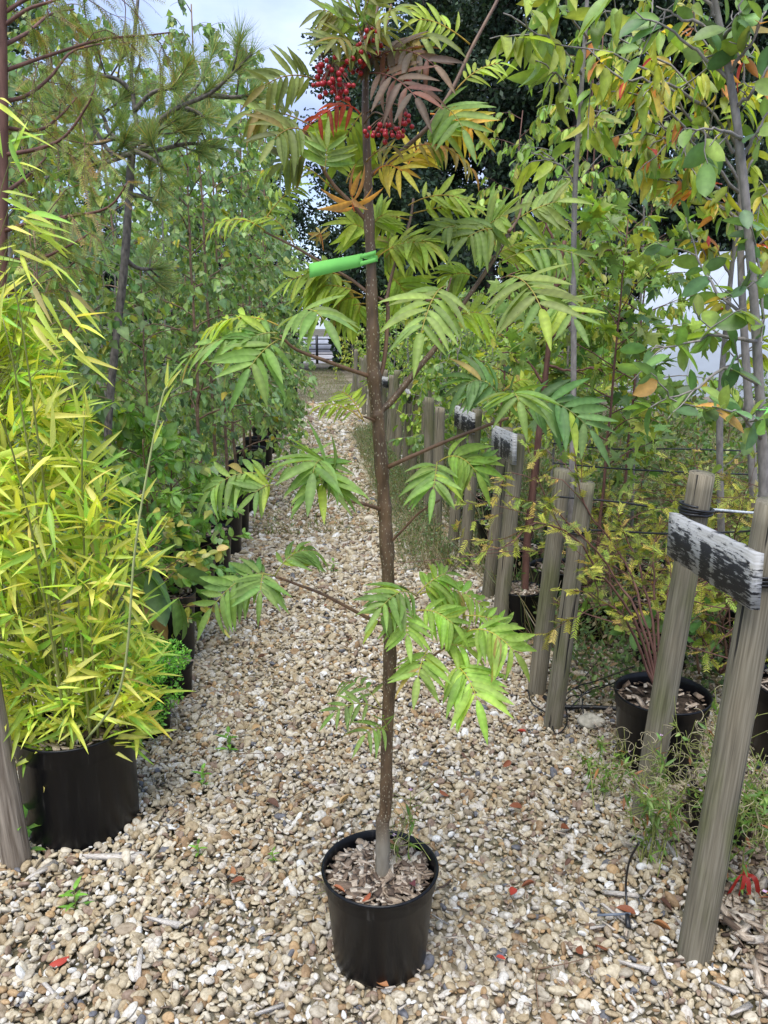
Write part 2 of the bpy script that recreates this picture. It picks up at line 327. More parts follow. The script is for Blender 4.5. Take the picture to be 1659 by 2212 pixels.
def ground_mat(name, stops, sc=30, bump=.6):
    m, t, out, N = mat(name); L = t.links.new
    tcn = N('ShaderNodeTexCoord'); vo = N('ShaderNodeTexVoronoi'); vo.inputs['Scale'].default_value = sc; L(tcn.outputs['Object'], vo.inputs[0])
    nz = N('ShaderNodeTexNoise'); nz.inputs['Scale'].default_value = .9; nz.inputs['Detail'].default_value = 8; L(tcn.outputs['Object'], nz.inputs[0])
    sx = N('ShaderNodeSeparateColor'); L(vo.outputs['Color'], sx.inputs[0])
    rp = ramp(N, stops); L(sx.outputs[0], rp.inputs[0])
    r2 = ramp(N, [(.35, (.55, .58, .42)), (.6, (1, 1, 1))]); L(nz.outputs[0], r2.inputs[0])
    mu = N('ShaderNodeMix', data_type='RGBA', blend_type='MULTIPLY'); mu.inputs[0].default_value = 1; L(rp.outputs[0], mu.inputs[6]); L(r2.outputs[0], mu.inputs[7])
    pb = N('ShaderNodeBsdfPrincipled'); pb.inputs['Roughness'].default_value = .9; pb.inputs['Specular IOR Level'].default_value = .2; L(mu.outputs[2], pb.inputs['Base Color'])
    bp = N('ShaderNodeBump'); bp.invert = True; bp.inputs['Strength'].default_value = bump; bp.inputs['Distance'].default_value = .02; L(vo.outputs['Distance'], bp.inputs['Height']); L(bp.outputs[0], pb.inputs['Normal'])
    L(pb.outputs[0], out.inputs[0]); return m
M_GROUND = ground_mat('earth', [(0, (.06, .05, .035)), (.5, (.13, .115, .08)), (1, (.20, .18, .14))], 25)
M_PATH = ground_mat('gravel_bed', [(0, (.11, .09, .06)), (.4, (.21, .175, .12)), (.75, (.29, .25, .19)), (1, (.4, .365, .30))], 38)

# ------------------------------------------------------------------ the ground
def sheet(name, pts, z, m, kind='structure'):
    V = A([(x, y, z) for x, y in pts], float); return tag(link(name, mesh_of(name, [(V, [np.arange(len(pts))[None]], None)], m, False)), kind=kind)
sheet('ground', [(-400, -60), (400, -60), (400, 700), (-400, 700)], -.012, M_GROUND)
PATHL = lambda y: -.62 - .075 * y           # left edge of the walkway
PATHR = lambda y: 1.02 - .088 * y           # fence line
path = sheet('gravel_path', [(-2.0, -1), (3.2, -1), (3.4, 5.5), (PATHR(9) + .5, 9), (PATHR(32) + .5, 32), (-1.0, 38), (-4.5, 38), (PATHL(32) - .5, 32), (PATHL(9) - .5, 9), (PATHL(5) - .6, 5), (-1.7, 3)], -.004, M_PATH)

# ------------------------------------------------------------------ gravel
def ico(sub):
    import bmesh
    bm = bmesh.new(); bmesh.ops.create_icosphere(bm, subdivisions=sub, radius=1)
    V = A([v.co[:] for v in bm.verts]); F = A([[v.index for v in f.verts] for f in bm.faces]); bm.free(); return V, F
def wobble(V, rng, amp, freq, n=5):
    out = np.zeros(len(V))
    for _ in range(n): out += np.sin(V @ (rng.normal(size=3) * freq) + rng.uniform(0, 6.28))
    return 1 + amp * out / n
def pebble_meshes():
    V, F = ico(3); rng = rng_(5); res = []
    V2, F2 = ico(2)
    for i in range(12):
        W, FF = (V, F) if i < 8 else (V2, F2)
        ax = A([1.1, rng.uniform(.58, .92), rng.uniform(.34, .56)])
        W = W.copy()
        for _ in range(3 if i < 8 else 8):          # cut facets
            n = nrm(rng.normal(size=3)); k = rng.uniform(.62, .9) if i < 8 else rng.uniform(.42, .75)
            dd = W @ n; W = W - np.maximum(0, dd - k)[:, None] * n * (.75 if i < 8 else .97)
        W = W * wobble(W, rng, .09, 1.3)[:, None] * ax
        res.append(mesh_of('pebble', [(W, [FF], None)], M_PEB, i < 8))
    return res
PEB = pebble_meshes()
pcol = bpy.data.collections.new('pebble_shapes')
for i, me in enumerate(PEB):
    pcol.objects.link(bpy.data.objects.new('pebble_shape_%02d' % i, me))
def chip_meshes():
    rng = rng_(9); res = []
    for i in range(8):
        V, F, _ = box((0, 0, 0), (1, 1, 1)); F = F[0]
        V = V * A([rng.uniform(.22, .45), 1, rng.uniform(.07, .16)]); V = V + rng.normal(size=V.shape) * A([.05, .09, .02])
        V[:, 2] += .12 * (V[:, 1]) ** 2 * rng.choice([-1, 1]); res.append(mesh_of('wood_chip', [(V, [F], None)], M_CHIP, False))
    return res
CHIP = chip_meshes()
ccol = bpy.data.collections.new('chip_shapes')
for i, me in enumerate(CHIP): ccol.objects.link(bpy.data.objects.new('chip_shape_%02d' % i, me))
def scatter_group(name, coll):
    g = bpy.data.node_groups.new(name, 'GeometryNodeTree')
    g.interface.new_socket('Geometry', in_out='INPUT', socket_type='NodeSocketGeometry'); g.interface.new_socket('Geometry', in_out='OUTPUT', socket_type='NodeSocketGeometry')
    gi = g.nodes.new('NodeGroupInput'); go = g.nodes.new('NodeGroupOutput'); ip = g.nodes.new('GeometryNodeInstanceOnPoints')
    ci = g.nodes.new('GeometryNodeCollectionInfo'); ci.inputs['Collection'].default_value = coll; ci.inputs['Separate Children'].default_value = True; ci.inputs['Reset Children'].default_value = True
    def na(nm, dt):
        n = g.nodes.new('GeometryNodeInputNamedAttribute'); n.data_type = dt; n.inputs['Name'].default_value = nm; return n.outputs['Attribute']
    L = g.links.new
    er = g.nodes.new('FunctionNodeEulerToRotation'); L(na('rot', 'FLOAT_VECTOR'), er.inputs[0])
    L(gi.outputs[0], ip.inputs['Points']); L(ci.outputs[0], ip.inputs['Instance']); ip.inputs['Pick Instance'].default_value = True
    L(na('idx', 'INT'), ip.inputs['Instance Index']); L(er.outputs[0], ip.inputs['Rotation']); L(na('scl', 'FLOAT_VECTOR'), ip.inputs['Scale']); L(ip.outputs[0], go.inputs[0])
    return g
GN_PEB = scatter_group('scatter_pebbles', pcol); GN_CHIP = scatter_group('scatter_chips', ccol)
def scatter(name, pts, rot, scl, idx, group, m, parent=None):
    me = bpy.data.meshes.new(name); me.vertices.add(len(pts)); me.vertices.foreach_set('co', np.asarray(pts, np.float32).ravel())
    for nm, ty, v, f in (('rot', 'FLOAT_VECTOR', rot, 'vector'), ('scl', 'FLOAT_VECTOR', scl, 'vector'), ('idx', 'INT', idx, 'value')):
        a = me.attributes.new(nm, ty, 'POINT'); a.data.foreach_set(f, np.asarray(v, np.int32 if ty == 'INT' else np.float32).ravel())
    me.materials.append(m); o = link(name, me, parent); md = o.modifiers.new('scatter', 'NODES'); md.node_group = group; o['kind'] = 'stuff'; return o
rg = rng_(1)
pts, sz = [], []
y = 1.15
while y < 17:
    s = .0180 if y < 3.0 else .0180 + (y - 3.0) * .0050
    x0, x1 = -.5 * y - .45, .5 * y + .5
    if y > 4.2: x0, x1 = max(x0, PATHL(y) - .55), min(x1, PATHR(y) + max(.2, 1.2 - (y - 4.2)))
    xs = np.arange(x0, x1, s); n = len(xs)
    for layer in range(2 if y < 7 else 1):
        k = np.ones(n, bool) if layer == 0 else rg.random(n) < .75
        m = k.sum(); q = np.stack([xs[k] + rg.uniform(-.55, .55, m) * s, np.full(m, y) + rg.uniform(-.55, .55, m) * s, np.full(m, .002 if layer == 0 else .012) + rg.uniform(0, .007, m)], 1)
        pts.append(q); sz.append(np.full(m, s))
    y += s * .95
pts = np.concatenate(pts); sz = np.concatenate(sz); n = len(pts)
pscl = (sz * .5 * np.clip(rg.lognormal(.12, .38, n), .45, 2.4))[:, None] * (1 + .12 * rg.normal(size=(n, 3)))
prot = np.stack([rg.normal(0, .5, n), rg.normal(0, .5, n), rg.uniform(0, 6.28, n)], 1)
pidx = rg.choice(12, n, p=[.1] * 8 + [.05] * 4)
pts[:, 2] += .012 * np.sin(pts[:, 0] * 3.1 + 1) * np.sin(pts[:, 1] * 2.3)
# the pebbles that show largest are parts of the path, one by one
inview = (np.abs(pts[:, 0]) < .47 * pts[:, 1]) & (pts[:, 1] > 1.56)
score = np.where(inview, pscl[:, 0] / pts[:, 1] ** 1.6 * (1 + 10 * pts[:, 2]), 0)
big = np.argsort(-score)[:300]; rest = np.ones(n, bool); rest[big] = False
for i in big:
    o = link('pebble', PEB[pidx[i]], path); o.location = pts[i]; o.rotation_euler = prot[i]; o.scale = pscl[i]
scatter('gravel', pts[rest], prot[rest], pscl[rest], pidx[rest], GN_PEB, M_PEB)

# ------------------------------------------------------------------ pots
def mulch(root, c, r, z, seed, nchip=420, dark=0.0, sub=True):
    "soil disc and scattered chips inside a pot"
    prof = [(0.0001, z + .012), (r * .5, z + .010), (r * .9, z), (r * .995, z - .004)]
    so = link('soil', mesh_of('soil', [lathe(prof, 28, (0, 0, 0))], M_SOIL), root)
    g = rng_(seed); a = g.uniform(0, 6.28, nchip); q = r * .95 * np.sqrt(g.random(nchip))
    p = np.stack([q * np.cos(a), q * np.sin(a), z + .012 + g.uniform(0, .014, nchip)], 1)
    sc = np.clip(g.lognormal(-3.75, .4, nchip), .01, .05)
    scatter('wood_chip_mulch', p, np.stack([g.normal(0, .3, nchip), g.normal(0, .3, nchip), g.uniform(0, 6.28, nchip)], 1), np.repeat(sc[:, None], 3, 1), g.integers(0, 8, nchip), GN_CHIP, M_CHIP, root)
def pot_profile(r, h, taper=.82, lip=.012, band=.2):
    rb = r * taper; bz = h * (1 - band)
    rm = rb + (r - lip * .5 - rb) * (1 - band)
    return [(rb * .9, .004), (rb, .0), (rb + .002, .01), (rm, bz), (rm + .006, bz + .01), (r - lip * .35, h - .014), (r, h - .010), (r + .002, h - .004), (r - .002, h), (r - .006, h - .003), (r - .010, h - .02), (rm - .006, bz - .03), (rm - .012, bz - .08)]
POTN = [0]
def pot(x, y, r, h, label, group=None, fill=.05, taper=.82, chips=300, wob=.006):
    POTN[0] += 1
    o = link('plant_pot', mesh_of('plant_pot', [lathe(pot_profile(r, h, taper), 56, wob=wob, seed=POTN[0])], M_POT)); o.location = (x, y, .012)
    tag(o, label, 'plant pot', group)
    zf = h - fill; rf = r * (taper + (1 - taper) * zf / h) - .012
    if chips: mulch(o, None, rf, zf, 100 + POTN[0], chips)
    else: link('soil', mesh_of('soil', [lathe([(.0001, zf + .01), (rf * .6, zf + .008), (rf, zf)], 24)], M_SOIL), o)
    return o

# ------------------------------------------------------------------ the rowan in the middle
YT = 1.74
def T2(x, y): return (432 + .4166 * x, .4166 * y)
def T5(x, y): return (432 + .4166 * x, 518.4 + .4166 * y)
def T6(x, y): return (967.7 + .4166 * x, 518.4 + .4166 * y)
def TB(x, y): return (432 + .4166 * x, 1036.8 + .4166 * y)
base = G(823, 2085); base[1] = YT
pot(P(821, 1900, YT)[0], YT, .147, .262, 'black plastic pot of wood chips holding the rowan in the middle of the path', None, .045, .80, 620, .002)
rw = thing('rowan_tree', (float(P(825, 1905, YT)[0]), YT, .23), 'young rowan with pinnate leaves, red berries and a green tape, standing on the path', 'tree')
tr = [(826, 1912, 39), (826, 1870, 38), (827, 1800, 36), (826, 1772, 35), (833, 1745, 32), (836, 1600, 30), (842, 1450, 31), (841, 1300, 30), (834, 1160, 30), (830, 1090, 29), (824, 1000, 30), (816, 905, 31), (813, 880, 28),
      (808, 815, 31), (806, 780, 27), (805, 700, 27), (803, 640, 25), (801, 560, 22), (797, 475, 21), (795, 400, 18), (792, 310, 17), (789, 220, 15), (792, 120, 12), (800, 50, 9), (806, -30, 8), (815, -150, 5)]
tp = A([P(x, y, YT) for x, y, _ in tr]); n_ = 150
u = np.linspace(0, 1, n_); ui = np.linspace(0, 1, len(tr)); pth = smoothpath(tp, n_)
trad = np.interp(u, ui, A([PX(k, YT) * .46 for *_, k in tr]))
trad *= 1 + .03 * rng_(3).normal(size=n_)
for nd in (1450, 1350, 1180, 1098, 1005, 895, 815, 755, 715, 640, 475, 395): # nodes: slight swellings
    k = np.argmin(np.abs(A([np.interp(a, ui, [q[1] for q in tr]) for a in u]) - nd)); trad[max(0, k - 1):k + 2] *= 1.12
sd = rng_(12); part('trunk', [tube(pth, trad, 18, True, None, 1 + .03 * sd.normal(size=(n_, 18)))], M_ROWANBARK, rw)
YV = lambda d: YT + d
# branches: picture points, radius in px, depth at end
BR = [([(836, 1010), (880, 990), (960, 955), (1050, 920), (1098, 903)], 8, 4.5, -.12), ([(826, 1102), (790, 1090), (735, 1078)], 8, 4, -.10), ([(836, 1352), (785, 1330), (700, 1285), (640, 1262), (595, 1245)], 7, 4, -.1),
      ([(840, 1175), (870, 1145), (905, 1108), (950, 1080)], 5, 3.5, -.1), ([(846, 1458), (872, 1456), (900, 1440), (960, 1400)], 7, 3.5, -.1), ([(838, 1340), (870, 1310), (905, 1290)], 5, 3, -.1),
      ([(818, 892), (850, 862), (900, 800), (945, 745), (985, 680), (1040, 600), (1085, 530), (1102, 490)], 12, 6, .10), ([(805, 815), (760, 800), (700, 778), (640, 755), (605, 725)], 8, 4.5, -.08),
      ([(812, 840), (828, 790), (836, 720), (838, 665), (834, 640)], 8, 6, .04), ([(834, 652), (845, 600), (862, 545), (885, 480), (893, 430)], 6, 4, .16), ([(834, 652), (820, 645), (803, 638)], 5, 6, .02),
      ([(800, 637), (760, 605), (700, 570), (640, 535), (570, 500)], 6, 3.5, .02), ([(799, 379), (835, 355), (869, 325), (924, 275), (955, 230), (986, 175), (1016, 110), (1045, 55), (1072, 5), (1090, -40)], 8, 5, .12),
      ([(792, 478), (760, 440), (724, 404), (699, 367), (680, 325), (659, 283)], 7, 5, -.06), ([(815, 912), (800, 905), (785, 900)], 6, 3, -.05), ([(842, 1540), (815, 1530), (790, 1535)], 3, 2, -.1), ([(838, 1590), (828, 1580)], 3, 2, -.06),
      ([(793, 130), (800, 80), (815, 20), (830, -40)], 6, 4, .05), ([(793, 150), (830, 70), (845, 10)], 5, 3.5, .05), ([(795, 160), (775, 60), (745, -10)], 4, 3, .1), ([(1100, 500), (1120, 470), (1130, 430)], 5, 3, .12), ([(920, 650), (960, 640), (975, 600)], 4, 3, .0)]
for i, (pp, r0, r1, de) in enumerate(BR):
    m = len(pp); ds = np.linspace(0, de, m); q = smoothpath(A([P(x, y, YT + d) for (x, y), d in zip(pp, ds)]), 4 * m + 4)
    rr = np.linspace(PX(r0, YT), PX(r1, YT), len(q)) * .62 * (1 + .05 * rng_(i).normal(size=len(q))); rr[0] *= 1.35
    part('branch', [tube(q, rr, 9)], M_TWIG if r0 < 12 else M_ROWANBARK, rw)
LC = {'g': (.185, .29, .07), 'dg': (.115, .21, .065), 'yg': (.32, .41, .06), 'olive': (.21, .245, .07), 'pur': (.125, .085, .06), 'yel': (.56, .46, .07), 'red': (.46, .08, .04), 'org': (.50, .25, .10), 'og': (.22, .30, .075), 'bg': (.285, .42, .08), 'rg': (.34, .26, .08)}
# each: start, tip, arch px, leaflet px, pairs, colour, depth at start, depth at tip, face (0 level .. 1 towards the viewer)
LV = []
def lf(f, s, e, arch, ll, n, c, d0=0, d1=0, face=.25): LV.append((f(*s), f(*e), arch, ll, n, c, d0, d1, face))
lf(T2, (640, 440), (210, 560), 20, 52, 6, 'olive', -.04, -.12, .6); lf(T2, (590, 660), (130, 640), 28, 58, 6, 'olive', -.06, -.10, .35)
lf(T2, (560, 690), (300, 860), 40, 62, 5, 'olive', -.06, -.2, .5); lf(T2, (690, 985), (270, 965), 40, 34, 7, 'yg', -.02, 0, .2)
lf(T2, (645, 885), (665, 610), 0, 46, 7, 'og', -.1, -.12, .9); lf(T2, (860, 560), (680, 900), 10, 78, 4, 'yg', .06, .02, .9)
lf(T2, (830, 150), (640, 20), 8, 44, 4, 'og', 0, -.05, .4); lf(T2, (842, 180), (822, -60), 0, 40, 3, 'og', 0, -.04, .8)
lf(T2, (850, 300), (575, 300), 28, 52, 5, 'olive', -.02, -.14, .4); lf(T2, (840, 215), (1000, 220), 14, 40, 4, 'olive', -.02, -.12, .3)
lf(T2, (865, 380), (1185, 620), 26, 72, 5, 'pur', -.02, -.26, .55); lf(T2, (900, 300), (1360, 235), 22, 62, 5, 'olive', -.01, -.10, .3)
lf(T2, (880, 330), (1340, 470), 40, 60, 5, 'pur', -.01, -.16, .4)
lf(T2, (1400, 230), (1060, 125), 26, 36, 6, 'yg', .1, .04, .45); lf(T2, (1215, 575), (1440, 860), 42, 66, 4, 'g', .04, -.12, .45)
lf(T2, (1195, 590), (1535, 770), 20, 48, 6, 'yel', .07, .02, .5); lf(T2, (900, 905), (1140, 985), 30, 50, 5, 'yel', 0, -.12, .5)
lf(T2, (1040, 800), (1485, 985), 45, 36, 7, 'rg', .03, .02, .2); lf(T2, (862, 840), (1045, 815), 26, 36, 4, 'olive', -.02, -.1, .3)
lf(T2, (800, 1095), (805, 950), 0, 52, 3, 'org', -.05, -.14, .6); lf(T2, (1325, 470), (1645, 340), 22, 34, 6, 'yg', .1, .12, .3)
lf(T2, (830, 590), (450, 770), 34, 40, 4, 'red', -.02, -.06, .4); lf(T2, (1080, 1065), (1495, 1120), 30, 44, 7, 'yg', .14, .16, .3)
lf(T2, (880, 1210), (715, 1150), 8, 54, 5, 'yg', .08, .05, .4); lf(T2, (885, 1180), (1020, 1110), 10, 48, 4, 'yg', .1, .1, .5)
lf(T2, (335, 1195), (0, 1250), 26, 30, 7, 'yg', .02, 0, .15); lf(T2, (490, 1270), (230, 1240), 42, 28, 6, 'yg', .0, .02, .15); lf(T2, (320, 1165), (575, 945), 20, 28, 6, 'yg', .02, .04, .3)
lf(T2, (640, 1300), (600, 1290), 32, 20, 4, 'rg', .1, .1, .3); lf(T2, (925, 1330), (1340, 1350), 34, 60, 7, 'yg', .05, .0, .25)
lf(T2, (1450, 1200), (1680, 1060), 14, 60, 5, 'og', .1, .02, .4); lf(T2, (1440, 1220), (1130, 1260), 20, 54, 6, 'og', .1, .02, .3)
lf(T2, (760, 950), (880, 820), 6, 60, 3, 'yg', .03, .06, .7); lf(T2, (1060, 900), (1200, 760), 10, 44, 4, 'yel', .08, .1, .5)
# top tuft
for k, (ex, ey, c) in enumerate([(700, -150, 'og'), (960, -120, 'olive'), (560, 100, 'olive'), (1080, 40, 'olive'), (760, 330, 'olive'), (930, 420, 'pur'), (650, 250, 'olive')]):
    lf(T2, (845, 130 + 30 * k), (ex, ey), 20, 46, 5, c, 0, -.15 + .05 * (k % 3), .4)
lf(T5, (470, 470), (735, 560), 56, 76, 5, 'g', -.06, -.28, .3); LV.append(((611, 735), (354, 828), 52, 64, 8, 'g', -.06, -.02, .15)); LV.append(((605, 705), (413, 742), 34, 50, 7, 'yg', -.04, .02, .2))
LV.append(((600, 735), (498, 872), 20, 78, 4, 'g', -.06, -.2, .55)); LV.append(((600, 720), (470, 800), 24, 66, 5, 'g', -.06, -.1, .4))
lf(T5, (760, 190), (350, 300), 20, 46, 7, 'yg', .03, .05, .3); lf(T5, (850, 295), (450, 340), 30, 50, 7, 'yg', .04, .06, .3); lf(T5, (860, 330), (640, 480), 20, 54, 6, 'yg', .08, .08, .4); lf(T5, (720, 180), (480, 230), 22, 44, 6, 'yg', .02, .03, .4); lf(T5, (830, 340), (800, 500), 20, 50, 5, 'yg', .12, .1, .6)
lf(T5, (1275, 240), (1110, 650), 30, 84, 6, 'og', .02, -.30, .45); lf(T6, (300, 190), (530, 520), 40, 92, 6, 'og', .04, -.28, .45); lf(T6, (250, 130), (830, 170), 36, 56, 6, 'g', .08, .02, .25)
lf(T6, (540, 330), (745, 570), 36, 64, 4, 'g', .06, -.08, .4); lf(T6, (320, 915), (-10, 900), 62, 62, 7, 'dg', -.12, -.18, .3); lf(T6, (320, 915), (410, 1000), 72, 70, 5, 'g', -.12, -.3, .4)
lf(T6, (400, 880), (840, 1000), 34, 62, 8, 'dg', -.11, -.12, .25); lf(T6, (330, 915), (885, 1215), 66, 76, 7, 'dg', -.12, -.24, .4); lf(T6, (290, 780), (480, 770), 20, 34, 6, 'yg', .02, .05, .3)
lf(T5, (1230, 1150), (1190, 1440), 24, 68, 6, 'g', -.08, -.26, .5); lf(T5, (1240, 1150), (1530, 1410), 52, 64, 5, 'bg', -.08, -.16, .5); lf(T5, (1300, 1190), (1590, 1250), 24, 50, 5, 'g', -.1, -.1, .35)
lf(T5, (720, 1340), (560, 1430), 95, 84, 6, 'g', -.1, -.30, .45); lf(T5, (600, 1210), (640, 1435), 20, 84, 5, 'g', -.12, -.28, .5); lf(T5, (430, 1270), (-60, 1450), 58, 58, 8, 'g', -.08, -.1, .3); lf(T5, (380, 1270), (180, 1420), 20, 50, 4, 'g', -.1, -.14, .6); lf(T5, (560, 1200), (260, 1230), 14, 36, 5, 'g', -.08, .0, .3)
lf(TB, (395, 500), (-60, 880), 62, 72, 6, 'g', -.1, -.16, .35); lf(TB, (390, 495), (690, 430), 56, 50, 6, 'g', -.1, -.06, .15); lf(TB, (330, 480), (300, 740), 20, 62, 5, 'g', -.12, -.24, .55); lf(TB, (390, 500), (60, 560), 26, 52, 6, 'dg', -.1, -.06, .4)
lf(TB, (1130, 610), (850, 800), 50, 64, 6, 'g', -.06, -.24, .45); lf(TB, (1140, 595), (1570, 770), 42, 52, 9, 'bg', -.04, -.02, .3); lf(TB, (1190, 870), (1110, 1170), 16, 66, 5, 'bg', -.1, -.26, .5); lf(TB, (1383, 788), (1757, 1085), 50, 70, 7, 'bg', -.1, -.18, .4)
lf(TB, (1300, 960), (1500, 1390), 46, 84, 6, 'bg', -.1, -.28, .5); lf(TB, (1120, 680), (1420, 880), 30, 54, 7, 'bg', -.08, -.14, .4); lf(TB, (1140, 590), (1340, 700), 20, 44, 6, 'bg', -.05, -.02, .4); lf(TB, (1250, 800), (1450, 800), 26, 48, 6, 'bg', -.06, 0, .3)
lf(TB, (930, 1190), (610, 1300), 34, 44, 4, 'g', -.08, -.14, .35); lf(TB, (975, 1300), (800, 1410), 24, 48, 3, 'g', -.05, -.16, .4); lf(TB, (975, 1300), (950, 1215), 4, 26, 2, 'g', -.05, -.1, .5); lf(TB, (940, 1180), (690, 1085), 24, 38, 4, 'g', -.04, .06, .3)
lf(TB, (985, 640), (870, 640), 14, 30, 3, 'g', -.06, -.1, .4); lf(T5, (840, 930), (560, 890), 26, 28, 6, 'yg', -.05, -.04, .3); lf(T5, (850, 940), (690, 800), 20, 30, 6, 'yg', -.04, .02, .4); lf(TB, (1000, 560), (1010, 700), 14, 34, 3, 'g', -.05, -.16, .5)
for q in [((1089, 494), (1270, 431), 18, 58, 6, 'og', .1, .04, .4), ((1095, 500), (965, 555), 26, 60, 5, 'og', .1, -.02, .4), ((889, 462), (1054, 452), 24, 42, 7, 'yg', .14, .14, .3), ((883, 475), (743, 478), 16, 44, 6, 'yg', .14, .1, .35), ((833, 556), (966, 560), 34, 56, 6, 'yg', .1, -.02, .3),
          ((845, 600), (885, 672), 10, 52, 5, 'yg', .1, .06, .6), ((783, 637), (606, 662), 22, 42, 7, 'yg', .04, .08, .3), ((783, 642), (690, 700), 14, 46, 6, 'yg', .06, .08, .5), ((889, 1292), (783, 1384), 26, 50, 4, 'g', -.08, -.18, .4), ((902, 1282), (998, 1240), 12, 42, 6, 'bg', -.06, -.02, .4), ((877, 1304), (888, 1428), 16, 58, 5, 'bg', -.08, -.22, .5),
          ((1030, 600), (930, 640), 22, 52, 6, 'yg', .12, .1, .3), ((1060, 560), (1180, 520), 18, 50, 6, 'yg', .12, .14, .3), ((960, 700), (1080, 720), 28, 52, 5, 'yg', .08, .1, .4), ((836, 640), (930, 600), 14, 46, 6, 'yg', .1, .12, .5), ((760, 610), (640, 640), 22, 40, 6, 'yg', .05, .1, .3), ((870, 520), (800, 570), 10, 46, 5, 'yg', .16, .14, .5), ((950, 1400), (1060, 1440), 30, 56, 6, 'bg', -.08, -.1, .4), ((1000, 1330), (1140, 1400), 24, 46, 7, 'bg', -.06, -.02, .35),
          ((640, 1000), (730, 1060), 24, 60, 5, 'g', -.08, -.2, .5), ((680, 330), (560, 400), 16, 50, 5, 'olive', -.05, -.02, .5), ((920, 280), (1010, 340), 18, 50, 5, 'g', .06, 0, .5)]: LV.append(q)
T_ROWS = [blade(14, lance, .42, .26, .05), blade(14, lance, .65, .42, .05), blade(14, lance, .28, .10, .06), blade(14, lance, .5, .34, .05)]
lfr = rng_(77); specs = []
CAMP = A([0, 0, CAMH])
for (s, e, arch, ll, n, c, d0, d1, face) in LV:
    face = min(.9, face + .14); n = n + 2 if n > 4 else n + 1 if n > 2 else n
    S, E = P(*s, YT + d0), P(*e, YT + d1); C = (S + E) / 2 + UP * PX(arch, YT) * 1.9 + lfr.normal(size=3) * .01
    specs.append((S, C, E, PX(ll * 1.28, YT + d1), n, LC[c], face, c, d1))
order = sorted(range(len(specs)), key=lambda i: specs[i][8]); indiv = set(); cnt = 0
for i in order:
    k = 2 * specs[i][4] + 1
    if cnt + k <= 300: indiv.add(i); cnt += k
bulk = []
for i, (S, C, E, ll, n, c, face, cn, _) in enumerate(specs):
    ts = np.linspace(0, 1, 15)[:, None]; bz = S * (1 - ts) ** 2 + 2 * C * ts * (1 - ts) + E * ts ** 2
    L_ = np.linalg.norm(np.diff(bz, axis=0), axis=1).sum(); te = max(.55, 1 - .85 * ll / L_)
    bez = lambda t: S * (1 - t) ** 2 + 2 * C * t * (1 - t) + E * t * t
    tan = lambda t: nrm(2 * (1 - t) * (C - S) + 2 * t * (E - C))
    rc = A(c) * A([1.7, 1.0, .9]) if cn in ('g', 'dg', 'bg', 'og') else A(c) * A([1.5, .8, .8])
    rp = A([bez(t) for t in np.linspace(0, te, 12)])
    lo = part('leaf', [tube(rp, np.linspace(.0016, .0008, 12), 5, True, rc)], M_RACHIS, rw)
    pos, dd, nn, ln = [], [], [], []
    for k in range(n):
        t = te * (.24 + .76 * (k + .15) / n) if n > 1 else te * .5
        tg = tan(t); nu = nrm(UP * (1 - face) + nrm(CAMP - bez(t)) * face + lfr.normal(size=3) * .1); nu = nrm(nu - tg * (nu @ tg)); sdv = np.cross(nu, tg)
        prof = .78 + .3 * math.sin(math.pi * (k + .6) / (n + .4))
        for sg in (-1, 1):
            an = R(lfr.normal(64, 6)) - .3 * k / n
            d = tg * math.cos(an) + sg * sdv * math.sin(an) - UP * (.13 + .08 * lfr.normal()) + lfr.normal(size=3) * .05
            pos.append(bez(t)); dd.append(d); nn.append(nu + sg * sdv * -.15 + lfr.normal(size=3) * .2); ln.append(ll * prof * lfr.uniform(.88, 1.1))
    tg = tan(te); nu = nrm(UP * (1 - face) + nrm(CAMP - bez(te)) * face); pos.append(bez(te)); dd.append(nrm(E - bez(te)) * .8 + tg * .2); nn.append(nu); ln.append(ll * .95)
    ln = A(ln); m = len(pos); cols = np.clip(A(c) * lfr.uniform(.85, 1.12) * (1 + .15 * lfr.normal(size=(m, 1))) * (1 + .05 * lfr.normal(size=(m, 3))), .004, .9)
    if cn in ('olive', 'pur', 'rg', 'yel'):
        k = lfr.random(m) < .2; cols[k] = cols[k] * A([1.15, .78, .8])
    if cn in ('g', 'dg', 'yg', 'og', 'bg'):
        k = lfr.random(m) < .06; cols[k] = A(LC['yg'] if lfr.random() < .6 else LC['rg'])
    if i in indiv:
        for q in range(m):
            part('leaflet', [leaves(T_ROWS[lfr.integers(0, 4)], [pos[q]], [dd[q]], [nn[q]], ln[q], ln[q] * .195 * lfr.uniform(.9, 1.15), cols[q])], M_ROWAN, lo, True, True)
    else: bulk.append(leaves(T_ROWS[i % 4], pos, dd, nn, ln, ln * .195, cols))
part('foliage', bulk, M_ROWAN, rw, kind='stuff')
